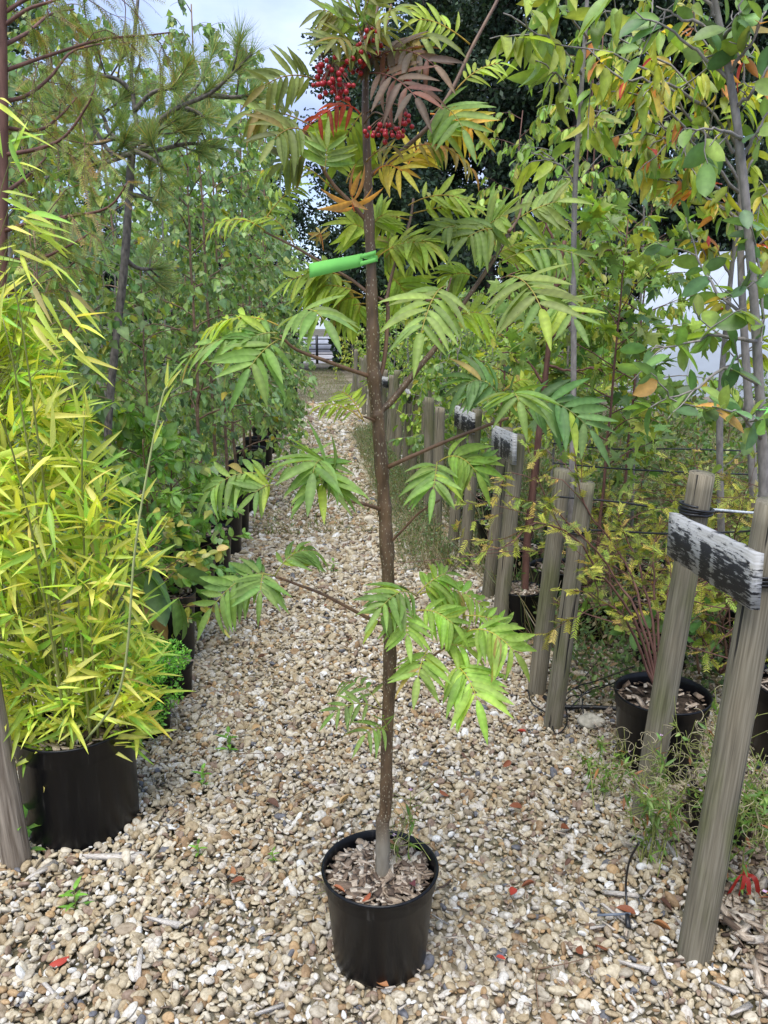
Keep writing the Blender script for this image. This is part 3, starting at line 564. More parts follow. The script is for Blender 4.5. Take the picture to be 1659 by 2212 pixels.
# berries
M_BERRY = plain('red_berry', (.36, .012, .018), .28, .5, .25, 90)
Vb, Fb = ico(2); bme = mesh_of('berry', [(Vb * A([1, 1, .95]), [Fb], None)], M_BERRY)
bgn = rng_(21)
for (zx, zy, sx, sy, nb, de) in [(690, 420, 95, 105, 44, -.10), (630, 370, 50, 40, 10, -.08), (800, 345, 55, 30, 12, -.05), (870, 220, 60, 65, 16, -.06), (960, 690, 95, 35, 24, -.10), (1060, 640, 45, 35, 10, -.08), (1075, 405, 20, 25, 4, -.04), (955, 370, 30, 40, 6, -.02)]:
    cx, cy = T2(zx, zy); c0 = P(cx, cy, YT + de); top = P(*T2(845, zy - 40), YT)
    twigs = []; spots = []
    for k in range(nb):
        for _ in range(30):
            v = bgn.normal(size=3); v = v / np.linalg.norm(v) * bgn.random() ** .4
            q = c0 + v * A([PX(sx * .4166, YT), .035, PX(sy * .4166, YT)])
            if all(np.linalg.norm(q - z) > .0098 for z in spots): break
        spots.append(q); twigs.append(tube(smoothpath([c0 + UP * .03, (c0 + q) / 2 + UP * .018, q], 5), .0007, 4, False))
    twigs.append(tube(smoothpath([top, (top + c0) / 2 + UP * .03, c0 + UP * .03], 8), .0016, 5))
    cl = part('berry_cluster', twigs, M_TWIG, rw)
    for q in spots:
        o = link('berry', bme, cl); o.location = q; s = .0051 * bgn.uniform(.78, 1.15); o.scale = (s, s, s); o.rotation_euler = bgn.uniform(0, 6, 3)
# the green tape tied round the trunk
gt = thing('plant_label', P(802, 560, YT - .02), 'bright green plastic label strip tied round the rowan trunk', 'label')
def ribbon(a, b, ha, hb, n=10, wav=.004):
    t = np.linspace(0, 1, n)[:, None]; c = a * (1 - t) + b * t; c[:, 1] += wav * np.sin(t[:, 0] * 7); h = (ha + (hb - ha) * t) * YT / FOC
    V = np.stack([c + UP * h, c - UP * h, c - UP * h + A([0, .0006, 0]), c + UP * h + A([0, .0006, 0])], 1).reshape(-1, 3); i = np.arange(n - 1)[:, None] * 4; j = np.arange(4)[None]
    return (V, [np.stack([i + j, i + (j + 1) % 4, i + 4 + (j + 1) % 4, i + 4 + j], -1).reshape(-1, 4), A([[3, 2, 1, 0]]), A([[4 * n - 4, 4 * n - 3, 4 * n - 2, 4 * n - 1]])], None)
part('strip', [ribbon(P(783, 561, YT - .02), P(668, 585, YT - .05), 12.5, 14)], M_STRIP, gt, False)
for y0, y1 in ((555, 545), (570, 561)): part('tie', [ribbon(P(778, y0, YT - .021), P(812, y1, YT - .016), 4.5, 4, 5, 0)], M_STRIP, gt, False)
cx = P(801, 556, YT); an = np.linspace(0, 2 * np.pi, 25); band = [(cx + A([math.cos(q) * .0145, math.sin(q) * .0145, dz - .003 * math.cos(q)])) for dz in (-.006, .006) for q in an]
part('loop', [(A(band), [A([[k, k + 1, k + 26, k + 25] for k in range(24)])], None)], M_STRIP, gt)

# ------------------------------------------------------------------ plants by growth
def grow(rng, trunk, nb, h0, blen, up=.5, droop=.3, ntw=5, twl=.4, az=None, r0=.008, top_taper=.65):
    "branch and twig polylines along a trunk path; returns list of (path, radius)"
    out = []; twigs = []; n = len(trunk)
    for i in range(nb):
        t = h0 + (1 - h0) * (i + rng.uniform(0, .9)) / nb; f = t * (n - 1); k = min(int(f), n - 2); s = trunk[k] + (trunk[k + 1] - trunk[k]) * (f - k)
        a = i * 2.4 + rng.normal(0, .4) if az is None else az(i, rng)
        L = blen * (1 - top_taper * (t - h0) / (1 - h0 + 1e-6)) * rng.uniform(.7, 1.2); d = nrm(A([math.cos(a), math.sin(a), up + .4 * t + rng.normal(0, .12)]))
        p = [s]; m = 7
        for q in range(m):
            d = nrm(d + A([0, 0, -droop / m * (1 + q * .35)]) + rng.normal(size=3) * .08); p.append(p[-1] + d * L / m)
        p = A(p); out.append((p, np.linspace(r0 * (1.1 - .6 * t), r0 * .22, len(p)))); twigs.append(p[3:])
        for q in range(ntw):
            k2 = rng.integers(1, m); d2 = nrm((p[k2 + 1] - p[k2]) / (L / m) + rng.normal(size=3) * .65 + A([0, 0, -droop * .3])); l2 = L * twl * rng.uniform(.5, 1.1); p2 = [p[k2]]
            for z in range(4):
                d2 = nrm(d2 + A([0, 0, -droop * .35]) + rng.normal(size=3) * .08); p2.append(p2[-1] + d2 * l2 / 4)
            p2 = A(p2); out.append((p2, np.linspace(r0 * .25, r0 * .1, 5))); twigs.append(p2)
    return out, twigs
def along(rng, twigs, n):
    lens = A([np.linalg.norm(np.diff(p, axis=0), axis=1).sum() for p in twigs]); ch = rng.choice(len(twigs), n, p=lens / lens.sum())
    pos = np.zeros((n, 3)); dr = np.zeros((n, 3))
    for i, c in enumerate(ch):
        p = twigs[c]; f = rng.random() ** .8 * (len(p) - 1.001); k = int(f); pos[i] = p[k] + (p[k + 1] - p[k]) * (f - k); dr[i] = p[k + 1] - p[k]
    return pos, nrm(dr)
def place(rng, pos, dr, hang=.6, spread=.8, flat=.6):
    n = len(pos); d = nrm(dr * .6 + rng.normal(size=(n, 3)) * spread + A([0, 0, -hang])); nn = A([0, 0, flat]) + rng.normal(size=(n, 3)) * .55 + d * A([.5, .5, 0]) * hang
    return d, nn
def sapling(name, label, cat, base, trunk, tm, nleaf, ll, lw, palette, seed, nb=16, h0=.3, blen=.6, up=.5, droop=.3, ntw=5, twl=.45, r0=.012, bark_=None, hang=.6, spread=.8, lmat=None, group=None, az=None, sides=6, stake=False, tt=.65, taper=.3):
    rng = rng_(seed); root = thing(name, base, label, cat, group); tp = smoothpath(trunk, max(12, 5 * len(trunk)))
    tp = tp + rng.normal(size=tp.shape) * .003
    part('trunk', [tube(tp, np.linspace(r0, r0 * taper, len(tp)), sides + 3)], bark_ or M_GREYBARK, root)
    br, tw = grow(rng, tp, nb, h0, blen, up, droop, ntw, twl, az, r0 * .5, tt)
    part('branches', [tube(p, r, 4, False) for p, r in br], bark_ or M_GREYBARK, root, kind='stuff')
    pos, dr = along(rng, tw, nleaf); d, nn = place(rng, pos, dr, hang, spread); s = np.clip(rng.normal(1, .2, nleaf), .5, 1.5)
    part('crown', [leaves(tm, pos, d, nn, ll * s, lw * s * rng.uniform(.85, 1.1, nleaf), pal(rng, nleaf, palette))], lmat or M_LEAF, root)
    return root
BIRCH = [((.19, .295, .115), 4), ((.26, .37, .12), 3), ((.135, .225, .10), 2), ((.34, .40, .09), .7), ((.45, .38, .06), .08)]
GREENM = [((.16, .265, .065), 3), ((.23, .34, .075), 3), ((.10, .185, .055), 1.5), ((.36, .40, .08), 1.2)]
YELG = [((.30, .38, .055), 3), ((.40, .43, .07), 3), ((.19, .30, .055), 2), ((.56, .46, .08), 1.8), ((.56, .22, .07), .7), ((.50, .07, .05), .4)]
DARKG = [((.045, .10, .032), 3), ((.065, .13, .035), 2), ((.11, .19, .04), 1), ((.36, .21, .06), .15)]
ORD = ['first', 'second', 'third', 'fourth', 'fifth', 'sixth', 'seventh', 'eighth', 'ninth', 'tenth', 'eleventh', 'twelfth', 'thirteenth', 'fourteenth', 'fifteenth', 'sixteenth', 'seventeenth', 'eighteenth', 'nineteenth', 'twentieth', 'twenty-first', 'twenty-second', 'twenty-third', 'twenty-fourth', 'twenty-fifth', 'twenty-sixth', 'twenty-seventh', 'twenty-eighth', 'twenty-ninth', 'thirtieth']
def straight(x, y, h, lean=(0, 0), z0=.2):
    return [A([x, y, z0]), A([x + lean[0] * .5, y + lean[1] * .5, z0 + h * .5]), A([x + lean[0], y + lean[1], z0 + h])]

# ---- left row: pots along the path, birches in them
rl = rng_(40)
lefty = [3.05, 3.62, 4.25, 4.9, 5.5, 6.1, 6.8, 7.5, 8.3, 9.2, 10.2, 11.4, 12.8, 14.5, 16.5, 19]
for i, yy in enumerate(lefty):
    xx = PATHL(yy) - .15 - .04 * rl.random(); r = .165 + .03 * rl.random()
    if i > 0: pot(xx, yy, r, .32 + .04 * rl.random(), 'black pot edging the path, %s in that row counting away from the bamboo' % ORD[i - 1], 'pots edging the path', .04, .84, 120 if i < 5 else 0)
    if i >= 3:
        h = 2.5 + 1.0 * rl.random() + (.9 if i > 6 else .0); big_ = i < 7
        sapling('birch_tree', 'slender birch with small hanging leaves in the %s pot of the path-side row' % ORD[i - 1], 'tree', (xx, yy, .3), straight(xx, yy, h, (rl.normal(0, .12), rl.normal(0, .1)), .3),
                T_BIRCH if big_ else T_BIRCH_FAR, 1600 if big_ else 1400, .052 if big_ else .06, .046 if big_ else .055, BIRCH, 200 + i, 26, .26 if i < 6 else .06, .62, .55, .55, 6, .6, .013, M_BIRCHBARK, .9, .5, group='birches in pots', tt=.55)
# a second and third line of birches further from the path
k = 0
for row, (dx, ys) in enumerate([(.62, [4.0, 4.7, 5.6, 6.6, 7.7, 9, 10.5, 12.5, 15]), (1.35, [4.6, 5.8, 7.0, 8.6, 10.6, 13]), (2.3, [5.6, 7.4, 9.6, 12.4])]):
    for yy in ys:
        xx = PATHL(yy) - .25 - dx - .1 * rl.random(); h = 2.7 + 1.5 * rl.random()
        sapling('birch_tree', 'birch deeper in the bed behind the path-side pots, %s of those counting back' % ORD[k], 'tree', (xx, yy, .25), straight(xx, yy, h, (rl.normal(0, .15), 0), .25),
                T_BIRCH if yy < 5.5 else T_BIRCH_FAR, 1500, .056, .05, BIRCH, 300 + k, 24, .04, .75, .55, .5, 6, .6, .014, M_BIRCHBARK if k % 2 else M_GREYBARK, .9, .5, group='birches deeper in the bed', tt=.5); k += 1
for kk, (x, y, h) in enumerate(((-1.42, 3.3, 1.75), (-1.62, 3.75, 2.2), (-1.2, 3.95, 1.7), (-2.05, 3.6, 2.0))):
    sapling('birch_tree', 'young birch in front of the pine trunk, %s counting back' % ORD[kk], 'tree', (x, y, .25), straight(x, y, h, (.03, 0), .25), T_BIRCH, 620, .05, .044, BIRCH, 330 + kk, 20, .25, .5, .5, .5, 5, .55, .009, M_BIRCHBARK, .9, .5, group='young birches before the pine', tt=.45)
# ---- bamboo
bx, by = G(172, 1800)[0] - .005, 2.31
pot(bx, by, .188, .36, 'large black tub holding the yellow-green bamboo', None, .04, .93, 200)
bam = thing('bamboo_plant', (bx, by, .32), 'dense yellow-green bamboo with long narrow leaves in the large black tub', 'bamboo')
rb = rng_(50); M_CULM = plain('bamboo_culm', (.20, .22, .05), .45, .5, .35, 30)
culms = []
for i in range(24):
    a = rb.uniform(0, 6.28); q = .14 * math.sqrt(rb.random()); s = A([bx + q * math.cos(a), by + q * math.sin(a), .32]); h = rb.uniform(.6, 1.5)
    out_ = A([math.cos(a) * .28 - .10, math.sin(a) * .2, 0]) * rb.uniform(.3, 1.1) * h / 1.5
    p = smoothpath([s, s + out_ * .3 + UP * h * .5, s + out_ * .7 + UP * h * .85, s + out_ * 1.1 + UP * h], 14); culms.append(p)
# the single cane that arches out over the path-side plants
can = smoothpath([A([bx + .06, by - .1, .34]), P(262, 1480, 2.12), P(290, 1200, 2.08), P(318, 1020, 2.08), P(350, 862, 2.08), P(362, 835, 2.08)], 22)
for p in culms: part('culm', [tube(p, np.linspace(.0045, .0018, len(p)), 6)], M_CULM, bam)
part('culm', [tube(can, np.linspace(.0042, .0022, len(can)), 6)], plain('pale_culm', (.36, .40, .16), .45, .5, .2, 30), bam)
pos, dd, nn, sc = [], [], [], []; tw = []
def env(z):  # outline of the leafy mass against height
    return float(np.interp(z, [.28, .45, .8, 1.1, 1.35, 1.55, 1.75, 1.95], [.25, .31, .33, .31, .24, .16, .08, .04]))
fans = 0
while fans < 900:
    z = rb.uniform(.3, 1.95); a = rb.uniform(0, 6.28)
    if rb.random() > (env(z) / .33) ** .8 + .05: continue
    rr = env(z) * rb.uniform(.35, 1.0)
    c = A([bx - .06 - .16 * max(0, z - 1.0) + rr * math.cos(a) * 1.05, by - .02 + rr * math.sin(a) * .62 + .04, z])
    fans += 1
    p0 = min((p[np.argmin(np.abs(p[:, 2] - (z - .06)))] for p in culms), key=lambda v: np.linalg.norm(v - c))
    tw.append(tube(smoothpath([p0, (p0 + c) / 2 + UP * .02, c], 5), np.linspace(.0013, .0006, 5), 4, False))
    od = nrm(c - p0 + A([0, 0, .02]) + rb.normal(size=3) * .03)
    for q in range(rb.integers(3, 6)):
        d = nrm(od + rb.normal(size=3) * .62 + A([0, -.15, -.28])); pos.append(c - od * .012 * q); dd.append(d); nn.append(A([0, -.35, .8]) + rb.normal(size=3) * .5); sc.append(rb.uniform(.07, .155) * (1 if z < 1.7 else .9))
for t_ in (.55, .7, .8, .9, .97):
    c = can[int(t_ * 21)]; pos.append(c); dd.append(nrm(can[-1] - can[0] + rb.normal(size=3) * .25)); nn.append(A([0, -1, .3])); sc.append(.075)
# loose high shoots at the frame edge
for (x, y) in [(0, 215), (20, 300), (60, 470), (90, 500), (40, 560), (110, 560), (130, 620), (70, 620), (30, 480), (10, 420), (5, 340), (60, 700), (150, 700), (170, 760)]:
    for q in range(3): pos.append(P(x + rb.normal(0, 12), y + rb.normal(0, 12), 2.25)); dd.append(nrm(A([.8, -.2, -.35]) + rb.normal(size=3) * .4)); nn.append(A([0, -.5, .7]) + rb.normal(size=3) * .3); sc.append(rb.uniform(.09, .15))
    s0 = pos[-1]; tw.append(tube(smoothpath([s0, s0 + A([-.12, .05, -.25]), A([bx - .15, by, s0[2] - .7])], 8), np.linspace(.0008, .002, 8), 4, False))
pos, dd, nn, sc = A(pos), nrm(A(dd)), A(nn), A(sc); n = len(pos)
cb = pal(rb, n, [((.58, .63, .11), 4), ((.48, .58, .10), 3), ((.68, .66, .17), 2.5), ((.32, .51, .08), 2), ((.50, .42, .20), .35)], .13)
part('twigs', tw, M_CULM, bam, kind='stuff')
bshape = [mesh_of('leaf', [(flat3(T, .15)[0], [T[1]], None)], M_LEAFO) for T in (blade(6, bambp, .5, .03), blade(6, bambp, .55, .12), blade(6, bambp, .45, .22))]
vis = np.argsort(np.linalg.norm(pos - CAMP, axis=1) - .4 * sc * 10 + np.where(np.abs(pos[:, 0]) < .485 * pos[:, 1], 0, 5))[:300]; msk = np.ones(n, bool); msk[vis] = False
for i in vis:
    o = link('leaf', bshape[i % 3], bam); d = dd[i]; nv = nrm(nn[i] - d * (nn[i] @ d)); s = np.cross(d, nv); wd = sc[i] * .145
    M = Matrix(((s[0] * wd, d[0] * sc[i], nv[0] * sc[i], pos[i][0] - bx), (s[1] * wd, d[1] * sc[i], nv[1] * sc[i], pos[i][1] - by), (s[2] * wd, d[2] * sc[i], nv[2] * sc[i], pos[i][2] - .32), (0, 0, 0, 1)))
    o.matrix_local = M; o.color = (*cb[i], 1)
part('foliage', [leaves(T_BAMB, pos[msk], dd[msk], nn[msk], sc[msk], sc[msk] * .145, cb[msk])], M_LEAF, bam, kind='stuff')
# ------------------------------------------------------------------ fence posts and signboards
def post_mesh(h, r, seed, lean_top=True):
    g = rng_(seed); n, s = 26, 22; z = np.linspace(-.05, h, n); ang = np.arange(s) / s * 2 * np.pi
    rad = r * (1.06 - .10 * (z / h))[:, None] * (1 + .03 * np.sin(2 * ang + seed)[None] + .02 * np.sin(3 * ang + 2 * seed)[None] + .004 * g.normal(size=(n, s)))
    k = g.integers(0, s); rad[:, k] *= .90                                   # drying crack
    V = np.stack([rad * np.cos(ang), rad * np.sin(ang), np.repeat(z[:, None], s, 1)], -1)
    if lean_top: V[-1, :, 2] += V[-1, :, 0] * .12
    V[-1, :, :2] *= .985
    V = V.reshape(-1, 3); i = np.arange(n - 1)[:, None] * s; j = np.arange(s)[None]; j2 = (j + 1) % s
    F = np.stack([i + j, i + j2, i + s + j2, i + s + j], -1).reshape(-1, 4)
    top = np.arange(s) + (n - 1) * s; V = np.vstack([V, V[top].mean(0)]); tri = np.stack([top, np.roll(top, -1), np.full(s, len(V) - 1)], 1)
    return mesh_of('fence_post', [(V, [F, tri], None)], M_POST)
def stand(o, b, t):
    b, t = Vector(b), Vector(t); o.location = b; o.rotation_euler = (t - b).to_track_quat('Z', 'Y').to_euler()
near = [((1510, 2098), (1672, 1085), .0405), ((1397, 1785), (1517, 1022), .0385), ((1197, 1584), (1266, 1042), .035), ((1161, 1512), (1216, 1015), .0375), ((1079, 1386), (1120, 940), .040), ((1056, 1296), (1095, 925), .039), ((1003, 1232), (1030, 885), .039), ((977, 1206), (1002, 880), .036)]
notes = ['weathered round post under the near end of the large peeling sign', 'weathered round post through the far end of the large peeling sign', 'slim greenish post with a bare cut top, standing just past the yew pot',
         'weathered post beside the slim greenish one, close to the rowan leaves', 'weathered post carrying the near end of the second white board', 'weathered post carrying the far end of the second white board', 'weathered post carrying the near end of the third white board', 'thin weathered post at the far end of the third white board']
PB = []
for i, (bpx, tpx, r) in enumerate(near):
    b = G(*bpx); b[1] += r; t = P(*tpx, b[1] + .0); o = link('fence_post', post_mesh(np.linalg.norm(t - b), r, 60 + i)); stand(o, b, t); tag(o, notes[i], 'post', 'fence posts along the path'); PB.append((b, t))
far_me = [post_mesh(h, .042, 80 + i) for i, h in enumerate((1.0, 1.05, .96, 1.1))]
fy = [6.05, 6.35, 7.1, 7.45, 8.1, 8.5, 9.1, 9.5, 10.2, 10.6, 11.3, 11.8, 12.6, 13.1, 14, 14.6, 15.6, 16.2, 17.4, 18.2, 19.6, 20.6]
rf = rng_(61); FP = []
for i, yy in enumerate(fy):
    o = link('fence_post', far_me[i % 4]); b = A([PATHR(yy) - .06 + rf.normal(0, .03), yy, 0]); stand(o, b, b + A([rf.normal(.05, .03), rf.normal(0, .02), 1]))
    tag(o, 'weathered fence post beyond the third white board, %s counting away down the path' % ORD[i], 'post', 'fence posts along the path'); FP.append(b)
xx, yy = G(36, 1892)[:2]; wl = bark('bleached_post_wood', (.085, .06, .038), (.33, .275, .21), (90, 90, 5), .8)
me = post_mesh(.84, .040, 99); me.materials.clear(); me.materials.append(wl); o = link('fence_post', me); stand(o, (xx - .02, yy + .05, 0), (xx - .07, yy + .06, 1)); tag(o, 'bleached splitting wooden post in front of the bamboo tub', 'post', 'fence posts along the path')
def sign_mat():
    m, t, out, N = mat('peeling_sign_paint'); L = t.links.new
    tcn = N('ShaderNodeTexCoord'); oi = N('ShaderNodeObjectInfo'); cmb = N('ShaderNodeCombineXYZ'); L(oi.outputs['Random'], cmb.inputs[0]); ad = N('ShaderNodeVectorMath', operation='MULTIPLY_ADD'); L(cmb.outputs[0], ad.inputs[0]); ad.inputs[1].default_value = (13, 0, 0); L(tcn.outputs['Object'], ad.inputs[2])
    def nzs(sc, det=8, rough=.65):
        mpn = N('ShaderNodeMapping'); mpn.inputs['Scale'].default_value = sc; L(ad.outputs[0], mpn.inputs[0]); nz = N('ShaderNodeTexNoise'); nz.inputs['Scale'].default_value = 1; nz.inputs['Detail'].default_value = det; nz.inputs['Roughness'].default_value = rough; L(mpn.outputs[0], nz.inputs[0]); return nz.outputs[0]
    sx = N('ShaderNodeSeparateXYZ'); L(tcn.outputs['Object'], sx.inputs[0])
    def M(op, a, b=None, c=None):
        n = N('ShaderNodeMath', operation=op)
        for k, v in enumerate((a, b, c)):
            if v is None: continue
            if isinstance(v, (int, float)): n.inputs[k].default_value = v
            else: L(v, n.inputs[k])
        return n.outputs[0]
    def band(v, lo, hi, s):
        a = N('ShaderNodeMapRange', interpolation_type='SMOOTHSTEP'); a.inputs[1].default_value = lo - s; a.inputs[2].default_value = lo + s; L(v, a.inputs[0])
        b = N('ShaderNodeMapRange', interpolation_type='SMOOTHSTEP'); b.inputs[1].default_value = hi - s; b.inputs[2].default_value = hi + s; b.inputs[3].default_value = 1; b.inputs[4].default_value = 0; L(v, b.inputs[0])
        return M('MULTIPLY', a.outputs[0], b.outputs[0])
    X, Z = sx.outputs[0], sx.outputs[2]
    blocks = M('ADD', band(X, -.26, -.08, .05), band(X, .06, .28, .05)); blocks = M('MULTIPLY', blocks, band(Z, -.062, .028, .024))
    blocks = M('MAXIMUM', blocks, M('MULTIPLY', band(X, -.03, .045, .012), band(Z, -.075, .03, .012)))
    n1 = nzs((14, 14, 170), 9, .75); n2 = nzs((26, 26, 60), 6, .65)
    v = M('ADD', M('MULTIPLY', blocks, .26), M('ADD', M('MULTIPLY', n1, 1.25), M('MULTIPLY', n2, .75))); v = M('SUBTRACT', v, .5)
    rp = ramp(N, [(.56, (0, 0, 0)), (.60, (.35, .35, .35)), (.625, (.5, .5, .5)), (.66, (1, 1, 1))]); L(v, rp.inputs[0])
    g = nzs((4, 4, 160), 6); rw_ = ramp(N, [(.3, (.24, .23, .20)), (.5, (.38, .375, .36)), (.75, (.52, .525, .53))]); L(g, rw_.inputs[0])
    st = nzs((9, 9, 9), 4); rs = ramp(N, [(.56, (0, 0, 0)), (.72, (.6, .6, .6))]); L(st, rs.inputs[0])
    mi0 = N('ShaderNodeMix', data_type='RGBA'); L(rs.outputs[0], mi0.inputs[0]); L(rw_.outputs[0], mi0.inputs[6]); mi0.inputs[7].default_value = (.20, .18, .12, 1)
    mi = N('ShaderNodeMix', data_type='RGBA'); L(rp.outputs[0], mi.inputs[0]); L(mi0.outputs[2], mi.inputs[6]); mi.inputs[7].default_value = (.014, .014, .017, 1)
    pb = N('ShaderNodeBsdfPrincipled'); pb.inputs['Roughness'].default_value = .7; L(mi.outputs[2], pb.inputs['Base Color']); bp = N('ShaderNodeBump'); bp.inputs['Strength'].default_value = .5; bp.inputs['Distance'].default_value = .003; L(v, bp.inputs['Height']); L(bp.outputs[0], pb.inputs['Normal']); L(pb.outputs[0], out.inputs[0]); return m
M_SIGN = sign_mat()
def board(TL, TR, h, thick, label, tilt=0):
    "plank from its top left to its top right corner, h tall"
    TL, TR = A(TL), A(TR); L_ = np.linalg.norm(TR - TL); xa = (TR - TL) / L_; ya = nrm(np.cross(UP, xa)); za = np.cross(xa, ya)
    n = 18; g = rng_(int(L_ * 1000)); V = []
    for yy in (-thick / 2, thick / 2):
        for zz in (-.5, .5):
            for k in range(n): V.append((-L_ / 2 + L_ * k / (n - 1), yy, zz * h + g.normal() * .0012))
    V = A(V); F = []
    for k in range(n - 1):
        for a, b in ((0, 1), (1, 3), (3, 2), (2, 0)): F.append([a * n + k, a * n + k + 1, b * n + k + 1, b * n + k])
    F = A(F); caps = A([[0, n, 3 * n, 2 * n], [n - 1, 3 * n - 1, 4 * n - 1, 2 * n - 1]])
    o = link('sign_board', mesh_of('sign_board', [(V, [F, caps], None)], M_SIGN, False)); c = (TL + TR) / 2 - za * h / 2
    o.matrix_world = Matrix(((xa[0], ya[0], za[0], c[0]), (xa[1], ya[1], za[1], c[1]), (xa[2], ya[2], za[2], c[2]), (0, 0, 0, 1)))
    tag(o, label, 'sign', 'boards on the fence posts'); nail = mesh_of('nail', [lathe([(.0001, 0), (.0035, 0), (.0035, .003), (.0001, .003)], 8)], M_TUBE)
    for sx in (-.46, .46):
        q = link('nail', nail, o); q.location = (sx * L_, -thick / 2 - .002, h * .3); q.rotation_euler = (R(90), 0, 0)
    return o
board(P(1453, 1106, 2.24), P(1641, 1196, 1.655), .128, .02, 'large white plank with peeling black paint nailed across the two nearest posts')
board(P(1066, 918, 4.52), P(1113, 938, 3.80), .15, .02, 'white board flecked with black on the second pair of posts')
board(P(985, 876, 5.42), P(1024, 893, 5.04), .14, .02, 'white board with a dark blocky mark on the third pair of posts')
for (a, b, lb) in ((5, 4, 'small weathered board on far posts, nearer of two in the distance'), (9, 8, 'tiny weathered board on far posts, farther of two in the distance')):
    p, q = FP[a], FP[b]; board(p + A([-.06, -.02, .98]), q + A([-.02, -.05, .98]), .14, .02, lb)
# wire wraps and row wires
def cable(name, pts, r, label, cat, m=None, n=40, group=None):
    p = smoothpath(pts, n); return tag(link(name, mesh_of(name, [tube(p, r, 7)], m or M_TUBE)), label, cat, group)
def ring(c, ax, r, tr, m=2, n=40):
    ax = nrm(ax); a = nrm(np.cross(ax, [0, 1, .1])); b = np.cross(ax, a); t = np.linspace(0, 2 * np.pi * m, n)
    return tube(A([c + a * math.cos(q) * r + b * math.sin(q) * r + ax * .009 * q / 6.28 for q in t]), tr, 6)
def onpost(i, z): b, t = PB[i]; return b + (t - b) * (z - b[2]) / (t[2] - b[2])
wr = thing('wire_tie', onpost(1, 1.05), 'black rubber strap and loop wound round the post above the large sign', 'strap')
ax = PB[1][1] - PB[1][0]; part('strap', [ring(onpost(1, 1.05), ax, .046, .006, 1.6), ring(onpost(1, 1.065), ax + A([.1, 0, 0]), .05, .004, 1.2)], M_TUBE, wr)
M_ROPE = plain('pale_rope', (.42, .45, .47), .8, .2, .4, 200)
cable('rope', [onpost(1, 1.06) + A([.045, .01, 0]), onpost(1, 1.05) + A([.25, .02, -.005]), onpost(1, 1.05) + A([.6, .06, 0]), onpost(1, 1.05) + A([1.5, .15, .03])], .004, 'thin pale twisted rope tied to the post above the large sign', 'rope', M_ROPE)
wr2 = thing('wire_tie', onpost(0, 1.03), 'dark wire wound twice round the nearest post by the large sign', 'wire'); part('wire', [ring(onpost(0, 1.03), PB[0][1] - PB[0][0], .046, .0045, 2.3)], M_TUBE, wr2)
wr3 = thing('wire_tie', onpost(2, .83), 'dark wire wound round the slim greenish post', 'wire'); part('wire', [ring(onpost(2, .83), PB[2][1] - PB[2][0], .041, .005, 2.2)], M_TUBE, wr3)
q0 = onpost(2, .84); cable('row_wire', [q0 + A([.04, 0, 0]), q0 + A([.5, .1, -.04]), q0 + A([1.2, .2, -.02]), q0 + A([2.6, .5, 0])], .004, 'taut dark wire running into the bed from the slim greenish post', 'wire')
for i, (y0, y1, Y) in enumerate(((958, 962, 4.2), (1000, 1012, 3.9), (1072, 1094, 3.1))):
    cable('row_wire', [P(1195, y0, Y), P(1330, y0 + 12, Y), P(1480, y1 + 8, Y), P(1780, y1 + 18, Y)], .0042, 'dark row wire between the trunks behind the fence, %s from the top' % ORD[i], 'wire', None, 40, 'row wires')

# ------------------------------------------------------------------ pots and plants behind the fence
pA = pot(1.02, 2.66, .172, .29, 'wide black pot with a thick rim holding the yew behind the large sign', None, .05, .83, 110)
pot(1.075, 2.24, .115, .20, 'small black pot of wood chips between the two nearest posts', None, .02, .82, 420); pot(1.30, 2.22, .125, .20, 'small black pot of wood chips at the frame edge by the nearest post', None, .03, .82, 380)
pot(1.56, 2.68, .19, .31, 'big dark pot beyond the nearest post at the frame edge', None, .04, .84, 160)
rb_ = G(1130, 1392); pot(rb_[0], rb_[1] + .14, .125, .25, 'black pot of pale wood chips holding the red-brown stem', None, .03, .82, 320)
b2_ = G(1290, 1395); pot(b2_[0], b2_[1] + .12, .12, .2, 'low black pot under the small oval-leaved sprig', None, .03, .82, 160)
rr_ = rng_(70); kk = 0
for (x, y) in [(1.35, 3.6), (1.75, 3.5), (.98, 4.25), (1.5, 4.4), (.83, 4.75), (.78, 5.3), (1.25, 5.3), (2.1, 4.3), (.9, 5.9), (1.9, 3.0), (.75, 6.3), (1.6, 6.0)]:
    pot(x, y, .14 + .03 * rr_.random(), .26 + .05 * rr_.random(), 'black pot among the weeds behind the fence, %s of that cluster counting back' % ORD[kk], 'pots behind the fence', .04, .83, 100); kk += 1
# needle sprays on curved bare twigs
def spray(rng, pts, seglen=.10, nl=.017, cols=None, per=20, droop=.5):
    "feathery sprays hung along a twig path: returns needle arrays and rachis tubes"
    pos, d, nn, c, tb = [], [], [], [], []
    for p, dr in pts:
        q = nrm(dr * .7 + rng.normal(size=3) * .5 + A([0, 0, -droop])); L_ = seglen * rng.uniform(.6, 1.2); up_ = nrm(A([0, 0, 1]) + rng.normal(size=3) * .4); up_ = nrm(up_ - q * (up_ @ q)); s = np.cross(q, up_)
        e = p + q * L_ - UP * L_ * .12; tb.append(tube(A([p, p + q * L_ * .5, e]), [.0009, .0007, .0004], 3, False))
        cc = pal(rng, 1, cols)[0]
        for k in range(per):
            t = (k // 2 + .5) / (per / 2); sg = 1 if k % 2 else -1; pos.append(p + (e - p) * t); d.append(q * .75 + s * sg + rng.normal(size=3) * .12); nn.append(up_); c.append(cc * rng.uniform(.85, 1.15))
    return (A(pos), A(d), A(nn), nl, nl * .16, A(c)), tb
YEW = [((.42, .43, .06), 4), ((.30, .37, .06), 3), ((.50, .38, .09), 1.5), ((.17, .24, .045), 1)]
